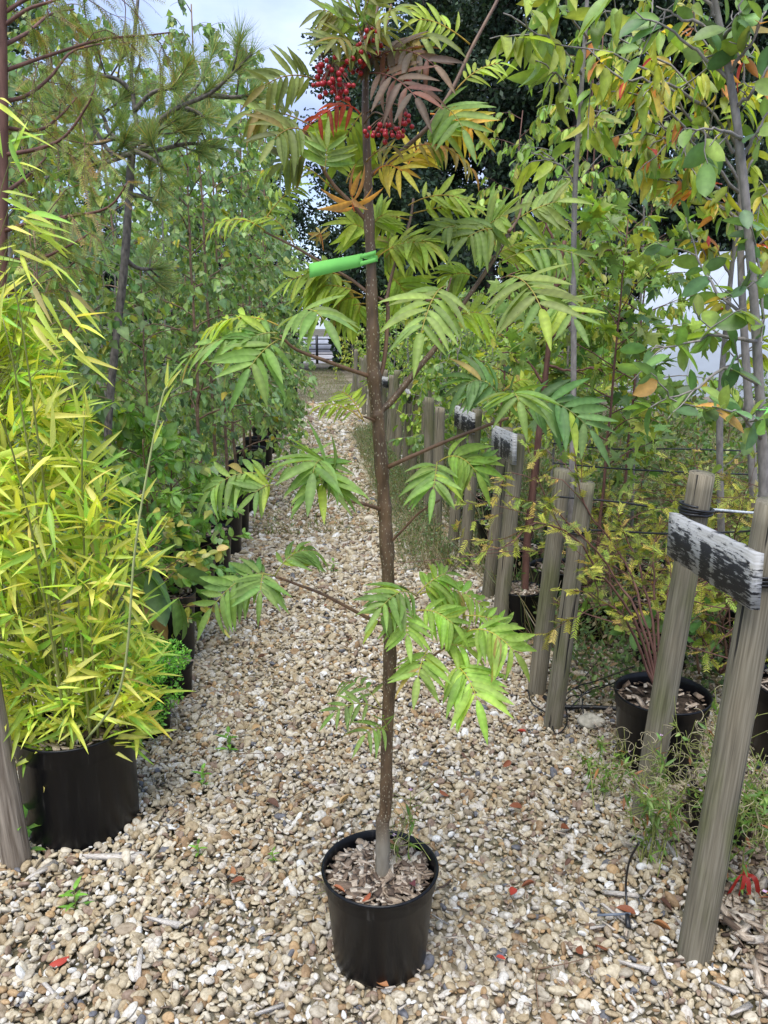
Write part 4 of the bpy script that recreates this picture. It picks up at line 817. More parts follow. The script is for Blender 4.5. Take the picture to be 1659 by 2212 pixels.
def twiggy(name, label, cat, basept, twigpaths, cols, seed, nspray, seglen, nl, per, droop, bark_, rad=.004, start=.4, wd=1.0, group=None):
    rng = rng_(seed); root = thing(name, basept, label, cat, group); tubes = []; pts = []
    for p in twigpaths:
        q = smoothpath(p, 16) + rng.normal(size=(16, 3)) * .004; tubes.append(tube(q, np.linspace(rad, rad * .3, 16), 5))
        ends = [q[int(16 * start):]]
        for z in range(3):
            k = rng.integers(6, 14); d = nrm(q[min(15, k + 1)] - q[k - 1] + rng.normal(size=3) * .03); sp = [q[k]]
            for _ in range(5): d = nrm(d + rng.normal(size=3) * .3 - UP * .1); sp.append(sp[-1] + d * np.linalg.norm(q[-1] - q[0]) * .06)
            tubes.append(tube(sp, np.linspace(rad * .35, rad * .15, 6), 4, False)); ends.append(A(sp[2:]))
        po, dr = along(rng, ends, nspray); pts += list(zip(po, dr))
    part('stems', tubes, bark_, root); ar, tb = spray(rng, pts, seglen, nl, cols, per, droop)
    pr = needles(*ar[:3], ar[3], ar[3] * .17 * wd, ar[5]); part('foliage', [pr], M_NEEDLE, root); part('sprigs', tb, bark_, root, kind='stuff'); return root
yb = A([1.02, 2.66, .26])
def yp(*pp): return [A([1.02, 2.66, .25])] + [P(x, y, Y) for x, y, Y in pp]
twiggy('yew_plant', 'sparse yellow-green yew with long bare leaning stems in the wide black pot', 'shrub', yb,
       [yp((1380, 1330, 2.7), (1330, 1250, 2.8), (1260, 1160, 2.8), (1180, 1080, 2.75), (1140, 960, 2.7)), yp((1370, 1340, 2.66), (1290, 1230, 2.6), (1240, 1160, 2.55), (1160, 1130, 2.5), (1090, 1180, 2.45)), yp((1390, 1330, 2.75), (1340, 1200, 2.9), (1260, 1080, 2.9), (1240, 970, 2.9)),
        yp((1400, 1300, 2.8), (1360, 1180, 2.9), (1330, 1100, 2.9)), yp((1440, 1300, 2.7), (1470, 1200, 2.8), (1500, 1060, 2.9)), yp((1360, 1350, 2.6), (1300, 1300, 2.5), (1240, 1270, 2.45)), yp((1470, 1330, 2.7), (1530, 1260, 2.8), (1580, 1180, 2.9)), yp((1420, 1330, 2.85), (1410, 1200, 3.0), (1430, 1120, 3.1))], YEW, 71, 44, .055, .017, 18, .15, M_REDBARK, .006, .35, 1.3)
kk = 0
for (x, y, s) in [(1.5, 3.2, 1.0), (1.95, 3.1, .95), (1.3, 3.7, .8), (1.75, 3.9, .9), (2.3, 3.8, .9), (1.1, 4.1, .7), (1.6, 2.75, .75), (1.12, 3.35, .6), (1.38, 3.0, .55)]:
    g = rng_(400 + kk); b = A([x, y, .22]); tp_ = [[b, b + A([g.normal(0, .12), g.normal(0, .1), .3 * s]), b + A([g.normal(0, .3), g.normal(0, .2), .62 * s]), b + A([g.normal(0, .42), g.normal(0, .3), .85 * s * g.uniform(.7, 1.1)])] for _ in range(7)]
    twiggy('yew_plant', 'bushy yellow-green yew among the pots behind the fence, %s counting back' % ORD[kk], 'shrub', b, tp_, YEW, 410 + kk, 34, .06, .017, 16, .1, M_REDBARK, .004, .2, 1.4, 'yews behind the fence'); kk += 1
# the red-brown stem in its pot
def fixed(name, label, cat, trunkpx, branches, tm, ll, lw, palette, seed, per=14, bark_=None, hang=.5, spread=.7, r0=11, lmat=None, clump=1, flat=.6):
    "tree whose trunk and branches follow given picture points at given distances"
    rng = rng_(seed); t3 = A([P(x, y, Y) for x, y, Y in trunkpx]); root = thing(name, t3[0], label, cat); q = smoothpath(t3, 6 * len(t3)); Y0 = trunkpx[0][2]
    part('trunk', [tube(q, np.linspace(PX(r0, Y0), PX(r0 * .45, Y0), len(q)) * (1 + .03 * rng.normal(size=len(q))), 12)], bark_ or M_GREYBARK, root)
    tw = []
    for br in branches:
        tubes = []; p = smoothpath(A([P(x, y, Y) for x, y, Y in br]), 14) + rng.normal(size=(14, 3)) * .004; tubes.append(tube(p, np.linspace(PX(r0 * .36, Y0), PX(1.2, Y0), 14), 6)); tw.append(p[2:])
        L_ = np.linalg.norm(p[-1] - p[0])
        for z in range(4):
            k = rng.integers(2, 12); d = nrm(p[k + 1] - p[k] + rng.normal(size=3) * .03); sp = [p[k]]
            d = nrm(d + rng.normal(size=3) * .6)
            for _ in range(5): d = nrm(d + rng.normal(size=3) * .15); sp.append(sp[-1] + d * L_ * .07)
            tubes.append(tube(sp, np.linspace(PX(1.8, Y0), PX(.8, Y0), 6), 4, False)); tw.append(A(sp[1:]))
        part('branch', tubes, bark_ or M_GREYBARK, root)
    n = per * len(branches); pos, dr = along(rng, tw, n); d, nn = place(rng, pos, dr, hang, spread, flat); s = np.clip(rng.normal(1, .2, n), .5, 1.45)
    cl = pal(rng, n, palette); m = min(n, 300)
    for k in range(m): part('leaf', [leaves(tm, pos[k:k + 1], d[k:k + 1], nn[k:k + 1], ll * s[k], lw * s[k], cl[k:k + 1])], lmat or M_LEAF, root)
    if n > m: part('crown', [leaves(tm, pos[m:], d[m:], nn[m:], ll * s[m:], lw * s[m:], cl[m:])], lmat or M_LEAF, root, kind='stuff')
    return root
rs = P(1128, 1300, rb_[1] + .14)
Yr = rb_[1] + .14
fixed('red_stemmed_tree', 'red-brown stemmed sapling rising from the pot of pale wood chips', 'tree', [(1132, 1325, Yr), (1138, 1180, Yr), (1150, 1060, Yr), (1165, 930, Yr), (1180, 800, Yr), (1195, 650, Yr), (1220, 520, Yr)],
      [[(1175, 830, Yr), (1130, 770, Yr), (1080, 760, Yr - .2)], [(1185, 740, Yr), (1250, 680, Yr), (1300, 670, Yr)], [(1190, 690, Yr), (1140, 620, Yr), (1110, 560, Yr)], [(1200, 620, Yr), (1270, 560, Yr), (1320, 540, Yr)], [(1210, 560, Yr), (1180, 480, Yr), (1170, 430, Yr)], [(1180, 790, Yr), (1240, 800, Yr), (1290, 790, Yr)]], T_MAPLE, .10, .10, GREENM, 72, 16, M_REDBARK, .35, .6, 9)
# grey-stemmed tree with big oval leaves at the frame edge
Y1 = 2.75
fixed('grey_stemmed_tree', 'grey-stemmed tree with big dark oval leaves at the frame edge', 'tree', [(1668, 1420, Y1), (1652, 1150, Y1), (1648, 980, Y1), (1638, 800, Y1), (1625, 600, Y1), (1600, 330, Y1), (1575, 160, Y1), (1545, 10, Y1), (1520, -120, Y1)],
      [[(1640, 830, Y1), (1570, 800, Y1 - .1), (1500, 840, Y1 - .2), (1400, 880, Y1 - .25)], [(1636, 740, Y1), (1560, 725, Y1 - .1), (1480, 740, Y1 - .15), (1400, 760, Y1 - .2)], [(1632, 700, Y1), (1560, 640, Y1), (1510, 560, Y1 + .1), (1480, 470, Y1 + .1)], [(1645, 950, Y1), (1600, 900, Y1 - .2), (1540, 880, Y1 - .3)],
       [(1636, 760, Y1), (1650, 680, Y1), (1640, 560, Y1), (1610, 450, Y1)], [(1600, 300, Y1), (1560, 280, Y1 - .1), (1480, 280, Y1 - .2)], [(1575, 160, Y1), (1620, 100, Y1 - .1), (1650, 20, Y1 - .1)], [(1580, 180, Y1), (1520, 120, Y1), (1440, 60, Y1), (1370, 30, Y1)], [(1555, 60, Y1), (1480, 40, Y1), (1420, 10, Y1)], [(1600, 340, Y1), (1640, 280, Y1), (1680, 220, Y1)], [(1550, 40, Y1), (1500, -20, Y1), (1400, -30, Y1)], [(1590, 230, Y1), (1640, 180, Y1 - .1), (1670, 100, Y1 - .1)], [(1560, 90, Y1), (1590, 40, Y1 - .1), (1610, -20, Y1 - .1)]],
      T_OVAL, .086, .045, [((.12, .22, .085), 4), ((.18, .29, .08), 3), ((.27, .37, .08), 2.5), ((.50, .30, .09), .35)], 73, 15, M_GREYBARK, .3, .75, 12)
gl = thing('plant_label', P(1648, 900, Y1 - .05), 'green plastic label strip hanging from the grey-stemmed tree at the frame edge', 'label')
c = P(1652, 905, Y1 - .05); part('strip', [box(c, (.026, .001, .09), Matrix.Rotation(R(32), 3, 'Y'))], M_STRIP, gl, False); part('loop', [ring(P(1645, 885, Y1), A([0, 0, 1]), .022, .0025, 1)], M_STRIP, gl)
# cherry turning yellow and red
Y2 = 3.3
fixed('cherry_tree', 'cherry with drooping yellow-green leaves turning orange and red', 'tree', [(1640, 1380, Y2), (1625, 1000, Y2), (1610, 760, Y2), (1600, 560, Y2), (1600, 420, Y2), (1590, 300, Y2)],
      [[(1600, 400, Y2), (1520, 290, Y2), (1440, 190, Y2 - .1), (1330, 120, Y2 - .2), (1190, 95, Y2 - .3)], [(1600, 420, Y2), (1510, 320, Y2 - .1), (1420, 220, Y2 - .2), (1320, 195, Y2 - .3)], [(1590, 330, Y2), (1520, 220, Y2), (1430, 130, Y2), (1300, 70, Y2)], [(1600, 400, Y2), (1640, 300, Y2), (1660, 180, Y2)], [(1600, 450, Y2), (1520, 380, Y2), (1440, 300, Y2), (1390, 290, Y2)],
       [(1600, 520, Y2), (1640, 440, Y2), (1680, 380, Y2)], [(1590, 320, Y2), (1560, 200, Y2), (1530, 100, Y2), (1480, 40, Y2)], [(1590, 310, Y2), (1600, 200, Y2), (1620, 80, Y2)], [(1600, 560, Y2), (1650, 520, Y2 - .1), (1690, 470, Y2 - .1)], [(1520, 230, Y2), (1440, 180, Y2 - .2), (1350, 170, Y2 - .3), (1270, 110, Y2 - .3)], [(1500, 300, Y2), (1430, 270, Y2), (1370, 230, Y2)], [(1600, 480, Y2), (1540, 430, Y2), (1470, 400, Y2), (1400, 380, Y2)]],
      T_LANCE, .088, .030, YELG, 74, 42, M_GREYBARK, 1.0, .5, 10)
Y4 = 3.3
fixed('lance_leaved_tree', 'slim grey sapling with big pale green lance-shaped leaves at the top of the picture', 'tree', [(1225, 1330, Y4), (1238, 900, Y4), (1240, 480, Y4), (1252, 250, Y4), (1265, 60, Y4), (1272, -100, Y4)],
      [[(1258, 160, Y4), (1200, 100, Y4 - .2), (1140, 60, Y4 - .35), (1090, 30, Y4 - .4)], [(1255, 220, Y4), (1210, 170, Y4 - .2), (1160, 130, Y4 - .3)], [(1264, 80, Y4), (1220, 20, Y4 - .2), (1170, -20, Y4 - .3)], [(1262, 100, Y4), (1310, 50, Y4 - .1), (1350, 10, Y4 - .2)], [(1250, 300, Y4), (1290, 250, Y4), (1330, 230, Y4)], [(1245, 400, Y4), (1200, 350, Y4), (1150, 330, Y4)]],
      T_LANCE, .125, .045, [((.28, .39, .075), 3), ((.38, .45, .09), 3), ((.20, .31, .07), 1)], 79, 13, M_GREYBARK, .8, .55, 7)
Y3 = 3.5
fixed('cherry_tree', 'second cherry sapling, leaves yellow with orange tips, beside the white tunnel', 'tree', [(1560, 1250, Y3), (1555, 900, Y3), (1575, 640, Y3), (1590, 500, Y3)],
      [[(1570, 700, Y3), (1620, 640, Y3), (1660, 560, Y3)], [(1580, 600, Y3), (1540, 540, Y3), (1490, 520, Y3)], [(1560, 800, Y3), (1610, 760, Y3), (1650, 730, Y3)], [(1585, 540, Y3), (1630, 480, Y3), (1660, 430, Y3)], [(1590, 510, Y3), (1570, 450, Y3), (1520, 420, Y3)]], T_LANCE, .075, .028, YELG, 75, 26, M_GREYBARK, .9, .5, 8)
# small oval-leaved climbers on canes further back
kk = 0
for (x, y, h, lean) in [(1.25, 5.2, 3.1, .05), (1.62, 5.0, 3.2, -.1), (.85, 5.9, 2.8, .1), (1.05, 4.6, 2.7, 0), (1.45, 6.4, 3.2, .1)]:
    sapling('oval_leaved_sapling', 'slim sapling with pairs of small hanging oval leaves behind the fence, %s counting back' % ORD[kk], 'tree', (x, y, .25), straight(x, y, h, (lean, 0), .25), T_OVAL, 760, .062, .03, [((.21, .32, .065), 3), ((.30, .39, .075), 3), ((.14, .23, .06), 1), ((.42, .41, .08), 1.2)], 420 + kk, 20, .3, .5, .5, .5, 4, .5, .011, M_GREYBARK if kk % 2 else M_REDBARK, 1.1, .4, group='oval-leaved saplings behind the fence', tt=.4); kk += 1
# maples
kk = 0
for (x, y, h) in [(1.12, 4.0, 1.85), (1.42, 4.6, 2.0), (.95, 4.9, 1.8)]:
    sapling('maple_sapling', 'young maple with broad lobed green leaves behind the fence, %s counting back' % ORD[kk], 'tree', (x, y, .25), straight(x, y, h, (.05, 0), .25), T_MAPLE, 300, .115, .115, GREENM + [((.20, .29, .04), 2)], 430 + kk, 16, .35, .5, .45, .25, 4, .5, .010, M_REDBARK, .35, .55, group='maples behind the fence', tt=.4); kk += 1
# the mixed rows further back
kk = 0; rm = rng_(88)
for (y, xs) in [(6.8, (.75, 1.5, 2.4, 3.2)), (8, (.6, 1.3, 2.2, 3.1)), (9.3, (.5, 1.4, 2.4, 3.3)), (11, (.35, 1.2, 2.2, 3.3)), (13.2, (.2, 1.2, 2.3, 3.4)), (16, (-.05, 1.1, 2.3, 3.6)), (19.5, (-.4, .9, 2.4)), (23, (-.7, .8, 2.6))]:
    for x in xs:
        if x / y > .27: continue
        h = rm.uniform(1.35, 2.1) * (1.0 if y > 8 else .9); t_ = kk % 4; xx = x + rm.normal(0, .1)
        sapling(['leafy_sapling', 'pinnate_sapling', 'leafy_sapling', 'narrow_leaved_sapling'][t_], ['bushy green sapling', 'sapling with drooping narrow leaflets', 'yellowish green sapling', 'narrow-leaved sapling'][t_] + ', %s in the far rows behind the fence' % (ORD[kk] if kk < 30 else ORD[kk - 20] + ' from the end'), 'tree', (xx, y, .2), straight(xx, y, h, (rm.normal(0, .08), 0), .2),
                [T_OVAL_FAR, T_LANCE_FAR, T_OVAL_FAR, T_LANCE_FAR][t_], 900, [.07, .085, .075, .08][t_], [.042, .026, .044, .024][t_], [GREENM, YELG[:3], [((.22, .33, .06), 2), ((.30, .38, .07), 2), ((.14, .25, .055), 1)], GREENM][t_], 440 + kk, 20, .12, .6, .5, .3, 5, .5, .012, M_GREYBARK, .6, .7, group='far rows behind the fence', tt=.4); kk += 1
for kk, (x, y, h) in enumerate(((1.7, 5.2, .75), (2.2, 5.6, .8), (2.7, 5.4, .7), (3.2, 6.4, .9), (2.6, 6.6, .9), (1.9, 6.7, .85), (3.4, 7.8, 1.0), (2.4, 8.0, 1.0), (4.2, 8.6, 1.0), (3.0, 4.9, .7), (2.5, 4.6, .65))):
    sapling('low_shrub', 'low leafy shrub among the weeds towards the polytunnel, %s counting back' % ORD[kk], 'shrub', (x, y, .1), straight(x, y, h, (.05, 0), .1), T_OVAL_FAR, 620, .05, .026, [((.10, .17, .05), 3), ((.15, .23, .06), 3), ((.24, .27, .07), 1.5), ((.07, .12, .04), 2)], 540 + kk, 18, .05, .5, .4, .3, 5, .55, .007, M_TWIG, .3, .8, group='low shrubs towards the polytunnel', tt=.4)
# small sprigs with big oval leaves low down
fixed('oval_leaved_sprig', 'small sprig with a rosette of pale oval leaves in the low black pot', 'plant', [(1290, 1390, b2_[1] + .12), (1288, 1340, b2_[1] + .05), (1290, 1318, b2_[1])], [[(1289, 1330, b2_[1]), (1270, 1300, b2_[1] - .05), (1262, 1290, b2_[1] - .08)], [(1290, 1322, b2_[1]), (1310, 1310, b2_[1] - .05), (1320, 1308, b2_[1] - .1)]], T_OVAL, .085, .05, [((.16, .30, .06), 3), ((.26, .36, .06), 1)], 90, 6, M_TWIG, .1, .7, 3)
for i, (x, y) in enumerate(((1395, 1370), (1560, 1330), (1500, 1365))):
    Yq = 3.1; fixed('oval_leaved_sprig', ['oval-leaved sprig low behind the yew pot stems', 'oval-leaved sprig low under the large sign', 'oval-leaved sprig between the posts below the large sign'][i], 'plant', [(x + 10, y + 90, Yq), (x + 4, y + 40, Yq), (x, y, Yq)], [[(x, y + 20, Yq), (x - 30, y - 5, Yq - .05), (x - 50, y + 2, Yq - .1)], [(x, y, Yq), (x + 25, y - 30, Yq), (x + 30, y - 50, Yq)], [(x, y + 10, Yq), (x + 30, y + 10, Yq - .1), (x + 50, y + 5, Yq - .1)]], T_OVAL, .085, .04, [((.11, .22, .06), 3), ((.28, .36, .06), 1)], 91 + i, 5, M_TWIG, .1, .6, 3)

# ------------------------------------------------------------------ left side: pine, redwood, shrubs
Yp = 3.55
def pine():
    rng = rng_(95); px = [(225, 1150), (235, 900), (250, 740), (266, 600), (276, 470), (285, 330), (296, 285), (290, 230), (284, 160), (290, 80), (300, -20)]
    t3 = A([P(x, y, Yp) for x, y in px]); root = thing('pine_tree', t3[0], 'young pine with grey flaking trunk and long tufted needles', 'tree'); q = smoothpath(t3, 60)
    part('trunk', [tube(q, np.interp(np.linspace(0, 1, 60), [0, .45, .56, .6, 1], [PX(8, Yp), PX(8, Yp), PX(7.5, Yp), PX(4.5, Yp), PX(3, Yp)]) * (1 + .07 * rng.normal(size=60)), 12, True, None, 1 + .05 * rng.normal(size=(60, 12)))], M_PINEBARK, root)
    brs = [[(287, 325), (250, 300), (210, 310), (160, 300)], [(290, 325), (240, 290), (225, 255), (215, 240)], [(295, 285), (340, 262), (385, 232), (450, 205), (490, 170), (545, 115)], [(450, 205), (500, 210), (545, 205)], [(288, 328), (350, 322), (410, 310), (480, 320)], [(300, 315), (340, 270), (380, 235), (430, 180), (445, 150)], [(287, 330), (330, 305), (345, 280), (380, 260)],
           [(285, 330), (240, 330), (180, 250), (110, 240)], [(290, 240), (330, 200), (380, 190)], [(288, 200), (250, 170), (190, 160)], [(286, 330), (250, 345), (200, 360)], [(290, 325), (330, 345), (360, 370)], [(280, 420), (310, 425), (340, 440)], [(385, 232), (420, 240), (450, 260)], [(270, 560), (300, 580), (345, 580)]]
    tubes = []; P_, D_ = [], []
    for br in brs:
        dz = rng.uniform(-.25, .2); p = smoothpath(A([P(x, y, Yp + dz * k / (len(br) - 1)) for k, (x, y) in enumerate(br)]), 14); tubes.append(tube(p, np.linspace(PX(5.5, Yp), PX(2.5, Yp), 14), 6))
        tips = [p[-5:]]
        for z in range(3):
            k = rng.integers(6, 13); d = nrm(p[k + 1] - p[k] + rng.normal(size=3) * .02 + UP * .012); d = nrm(d + rng.normal(size=3) * .45); s = A([p[k], p[k] + d * .06, p[k] + d * .12 + UP * .01]); tubes.append(tube(s, PX(1.8, Yp), 5)); tips.append(s[1:])
        for tpn in tips:
            n = 160; k = rng.random(n) ** .7 * (len(tpn) - 1.001); i = k.astype(int); pos = tpn[i] + (tpn[i + 1] - tpn[i]) * (k - i)[:, None]; ax = nrm(tpn[-1] - tpn[0]); d = nrm(ax * .85 + rng.normal(size=(n, 3)) * .48 + UP * .1); P_.append(pos); D_.append(d)
    part('branches', tubes, M_PINEBARK, root); pos, d = np.concatenate(P_), np.concatenate(D_); n = len(pos)
    part('needles', [needles(pos, d, rng.normal(size=(n, 3)), rng.uniform(.075, .125, n), .0023, pal(rng, n, [((.20, .30, .11), 4), ((.28, .37, .12), 3), ((.46, .38, .12), 1.5)]))], M_NEEDLE, root)
pine()
Yx = 2.85
TAX = [((.34, .38, .08), 4), ((.24, .32, .07), 3), ((.42, .28, .10), 1.6), ((.17, .24, .055), 1)]
def redwood():
    rng = rng_(97); root = thing('redwood_tree', P(-6, 1100, Yx), 'brown-stemmed redwood at the frame edge with hanging feathery sprays', 'tree')
    t3 = smoothpath(A([P(x, y, Yx) for x, y in ((-10, 1300), (-2, 900), (4, 600), (6, 300), (2, 0), (0, -150))]), 30); part('trunk', [tube(t3, PX(10, Yx), 12)], M_REDBARK, root)
    brs = [[(4, 155), (60, 135), (120, 115), (220, 85), (300, 78), (370, 70)], [(4, 222), (60, 205), (110, 165), (150, 115), (200, 98), (250, 90)], [(4, 275), (80, 282), (130, 250), (170, 205)], [(6, 335), (80, 322), (140, 295), (190, 225), (200, 200)], [(2, 60), (60, 20), (120, 0), (180, -30)], [(4, 100), (60, 70), (110, 30), (160, 20)], [(6, 420), (60, 380), (100, 340)], [(6, 500), (70, 480), (130, 470), (230, 450), (280, 390)], [(6, 560), (80, 560), (150, 530), (200, 500)], [(4, 30), (80, -10), (200, -20), (300, -10)], [(6, 620), (60, 640), (100, 680)]]
    tubes, pts = [], []
    for br in brs:
        dz = rng.uniform(-.2, .5); p = smoothpath(A([P(x, y, Yx + dz * k / (len(br) - 1)) for k, (x, y) in enumerate(br)]), 18); tubes.append(tube(p, np.linspace(PX(4.5, Yx), PX(1.5, Yx), 18), 6)); ends = [p[4:]]
        for z in range(4):
            k = rng.integers(4, 17); d = nrm(p[k] - p[k - 1] + rng.normal(size=3) * .04); sp = [p[k]]
            for _ in range(5): d = nrm(d + rng.normal(size=3) * .25 - UP * .12); sp.append(sp[-1] + d * .045)
            tubes.append(tube(sp, np.linspace(.0018, .0008, 6), 4, False)); ends.append(A(sp[1:]))
        po, dr = along(rng, ends, 66); pts += list(zip(po, dr))
    part('branches', tubes, M_REDBARK, root); ar, tb = spray(rng, pts, .085, .014, TAX, 26, .9); part('sprays', [needles(*ar[:3], ar[3], ar[3] * .16, ar[5])], M_NEEDLE, root); part('sprigs', tb, M_TWIG, root)
redwood()
kk = 0
for (x, y, h) in [(-2.0, 4.3, 2.0), (-2.6, 5.2, 2.4), (-1.75, 3.9, 1.5)]:    # more feathery trees low behind the bamboo
    g = rng_(500 + kk); b = A([x, y, .25]); tp_ = [[b + UP * h * f, b + UP * (h * f + .12) + A([math.cos(a), math.sin(a), 0]) * .2, b + UP * (h * f + .12) + A([math.cos(a), math.sin(a), 0]) * .5 * (1.2 - f)] for f, a in zip(np.linspace(.1, .95, 22), np.arange(22) * 2.4)] + [[b, b + UP * h * .5, b + UP * h]]
    twiggy('redwood_tree', 'feathery yellow-green redwood deep behind the bamboo, %s counting back' % ORD[kk], 'tree', b, tp_, TAX[:2], 510 + kk, 16, .09, .016, 22, .5, M_REDBARK, .006, .25, 1.3, 'redwoods behind the bamboo'); kk += 1
# hornbeam, yellow beech, chestnut, euphorbia
HORN = [((.20, .36, .09), 3), ((.27, .44, .10), 3), ((.15, .28, .08), 2)]
def shrub(name, label, x, y, h, tm, n, ll, lw, palette, seed, nb=18, blen=.4, hang=.25, spread=.5, droop=.3, z0=.25, h0=.05, up=.35):
    return sapling(name, label, 'shrub', (x, y, z0), straight(x, y, h, (.02, 0), z0), tm, n, ll, lw, palette, seed, nb, h0, blen, up, droop, 5, .55, .008, M_TWIG, hang, spread, tt=.5)
q = PATHL(3.62) - .24; shrub('hornbeam_shrub', 'leafy hornbeam with pleated green leaves in the first path-side pot', q, 3.62, .85, T_OVAL, 900, .062, .034, HORN, 520, 20, .42)
q = PATHL(4.25) - .24; shrub('hornbeam_shrub', 'leafy hornbeam in the second path-side pot', q, 4.25, .8, T_OVAL, 800, .06, .034, HORN, 521, 20, .4)
shrub('oak_shrub', 'small bright green shrub spreading between the bamboo and the birches', -1.38, 3.75, .95, T_OVAL, 900, .075, .036, [((.14, .26, .04), 3), ((.20, .31, .05), 2), ((.30, .33, .08), .6)], 522, 20, .45)
shrub('beech_shrub', 'small beech with pale yellow leaves beside the hornbeam', -1.02, 3.28, .55, T_OVAL, 170, .05, .03, [((.46, .46, .12), 3), ((.38, .40, .09), 2), ((.5, .42, .15), 1)], 523, 12, .34, .2, .5, .2, .22, .25)
shrub('chestnut_shrub', 'plant with big ribbed dark leaves browning at the tips beside the bamboo', -1.12, 3.02, .62, blade(9, oval, .2, .35, .05), 34, .19, .085, [((.11, .21, .075), 4), ((.15, .25, .075), 2), ((.30, .17, .07), .5)], 524, 10, .26, .8, .5, .3, .25, .3)
sb = A([-.97, 2.92, .0]); pot(sb[0], sb[1], .12, .2, 'small black pot under the bright green spurge', None, .04, .82, 60)
pot(-.93, 3.25, .085, .15, 'small empty-looking black pot with pale chips just beyond the spurge', None, .02, .8, 200)
eu = thing('spurge_plant', sb + UP * .2, 'mound of fine bright green spurge beside the bamboo tub', 'plant'); ge = rng_(530)
n = 4200; cen = [(0, 0, .30, .15), (.06, -.05, .20, .12), (-.03, -.06, .40, .11), (.10, .02, .31, .09), (.02, -.10, .12, .10)]; ch = ge.integers(0, 5, n); v = nrm(ge.normal(size=(n, 3))) * (ge.random((n, 1)) ** .33)
pos = sb + A([c[:3] for c in cen])[ch] + v * A([c[3] for c in cen])[ch][:, None] * A([1, 1, .75])
part('foliage', [leaves(T_OVAL_FAR, pos, v + ge.normal(size=(n, 3)) * .6 + UP * .3, ge.normal(size=(n, 3)) + UP, ge.uniform(.010, .018, n), .008, pal(ge, n, [((.20, .46, .07), 3), ((.28, .54, .09), 2), ((.13, .34, .05), 2)]))], M_LEAF, eu, kind='stuff')
part('stems', [tube(smoothpath([sb + UP * .17, sb + A(c[:3]) * .7 + UP * .05, sb + A(c[:3])], 6), .003, 5) for c in cen], M_CULM, eu)

# ------------------------------------------------------------------ weeds
def blades(rng, pos, ln, wd, cols, lean=.5):
    n = len(pos); d = nrm(UP + rng.normal(size=(n, 3)) * A([lean, lean, .1])); return leaves(T_LANCE_FAR, pos, d, rng.normal(size=(n, 3)), ln, wd, cols)
STRAW = [((.33, .29, .19), 3), ((.22, .20, .12), 2), ((.10, .15, .055), 4), ((.13, .09, .05), 1.5)]
WEEDL = [((.09, .15, .05), 3), ((.13, .20, .065), 2), ((.06, .10, .04), 2), ((.20, .15, .08), .8)]
gw = rng_(600); n = 32000; yy = 3.75 + 10 * gw.random(n) ** 1.3; xx = PATHR(yy) + .05 + gw.random(n) * (2.2 + .26 * yy)
ln = gw.uniform(.12, .42, n); P0 = np.stack([xx, yy, np.zeros(n)], 1)
n2 = 40000; y2 = 3.1 + 9 * gw.random(n2) ** 1.3; x2 = PATHR(y2) + .05 + gw.random(n2) * (2.2 + .26 * y2); p2 = np.stack([x2, y2, gw.uniform(.02, .42, n2) * gw.uniform(.4, 1, n2)], 1)
o = link('undergrowth', mesh_of('undergrowth', [blades(gw, P0, ln, .0048, pal(gw, n, STRAW), .5), leaves(T_OVAL_FAR, p2, gw.normal(size=(n2, 3)) + UP * .3, gw.normal(size=(n2, 3)) * .6 + UP, gw.uniform(.02, .045, n2), .016, pal(gw, n2, WEEDL))], M_LEAF)); tag(o, 'tangle of green and straw-coloured weeds behind the fence posts', 'weeds', kind='stuff')
n = 8000; yy = 5.0 + 7 * gw.random(n); xx = PATHR(yy) - .12 - .33 * gw.random(n) ** 2; P0 = np.stack([xx, yy, np.zeros(n)], 1)
o = link('verge_weeds', mesh_of('verge_weeds', [blades(gw, P0, gw.uniform(.06, .30, n), .0028, pal(gw, n, STRAW), .5), leaves(T_OVAL_FAR, P0 + UP * gw.uniform(0, .22, n)[:, None], gw.normal(size=(n, 3)), gw.normal(size=(n, 3)) * .6 + UP,   .022, .010, pal(gw, n, WEEDL))], M_LEAF)); tag(o, 'dry weeds growing along the path side of the fence', 'weeds', kind='stuff')
n = 15000; yy = 6.0 + 26 * gw.random(n) ** 1.4; xx = PATHL(yy) + (PATHR(yy) - PATHL(yy)) * gw.random(n); P0 = np.stack([xx, yy, np.zeros(n)], 1)
o = link('path_grass', mesh_of('path_grass', [blades(gw, P0, gw.uniform(.02, .085, n), .007, pal(gw, n, [((.22, .20, .10), 3), ((.12, .15, .06), 3), ((.14, .10, .055), 2), ((.15, .24, .07), 1.5)]), .8)], M_LEAF)); tag(o, 'low grass and moss growing through the far gravel', 'grass', kind='stuff')
n = 9000; yy = 3.2 + 17 * gw.random(n); xx = PATHL(yy) - .42 - 3.5 * gw.random(n); P0 = np.stack([xx, yy, np.zeros(n)], 1)
o = link('bed_weeds', mesh_of('bed_weeds', [blades(gw, P0, gw.uniform(.1, .4, n), .007, pal(gw, n, GREENM), .6), leaves(T_OVAL_FAR, P0 + UP * (gw.random(n) ** 1.5 * .6)[:, None], gw.normal(size=(n, 3)), gw.normal(size=(n, 3)) * .6 + UP, gw.uniform(.03, .06, n), .03, pal(gw, n, BIRCH))], M_LEAF)); tag(o, 'low green weeds among the pots beneath the birches', 'weeds', kind='stuff')
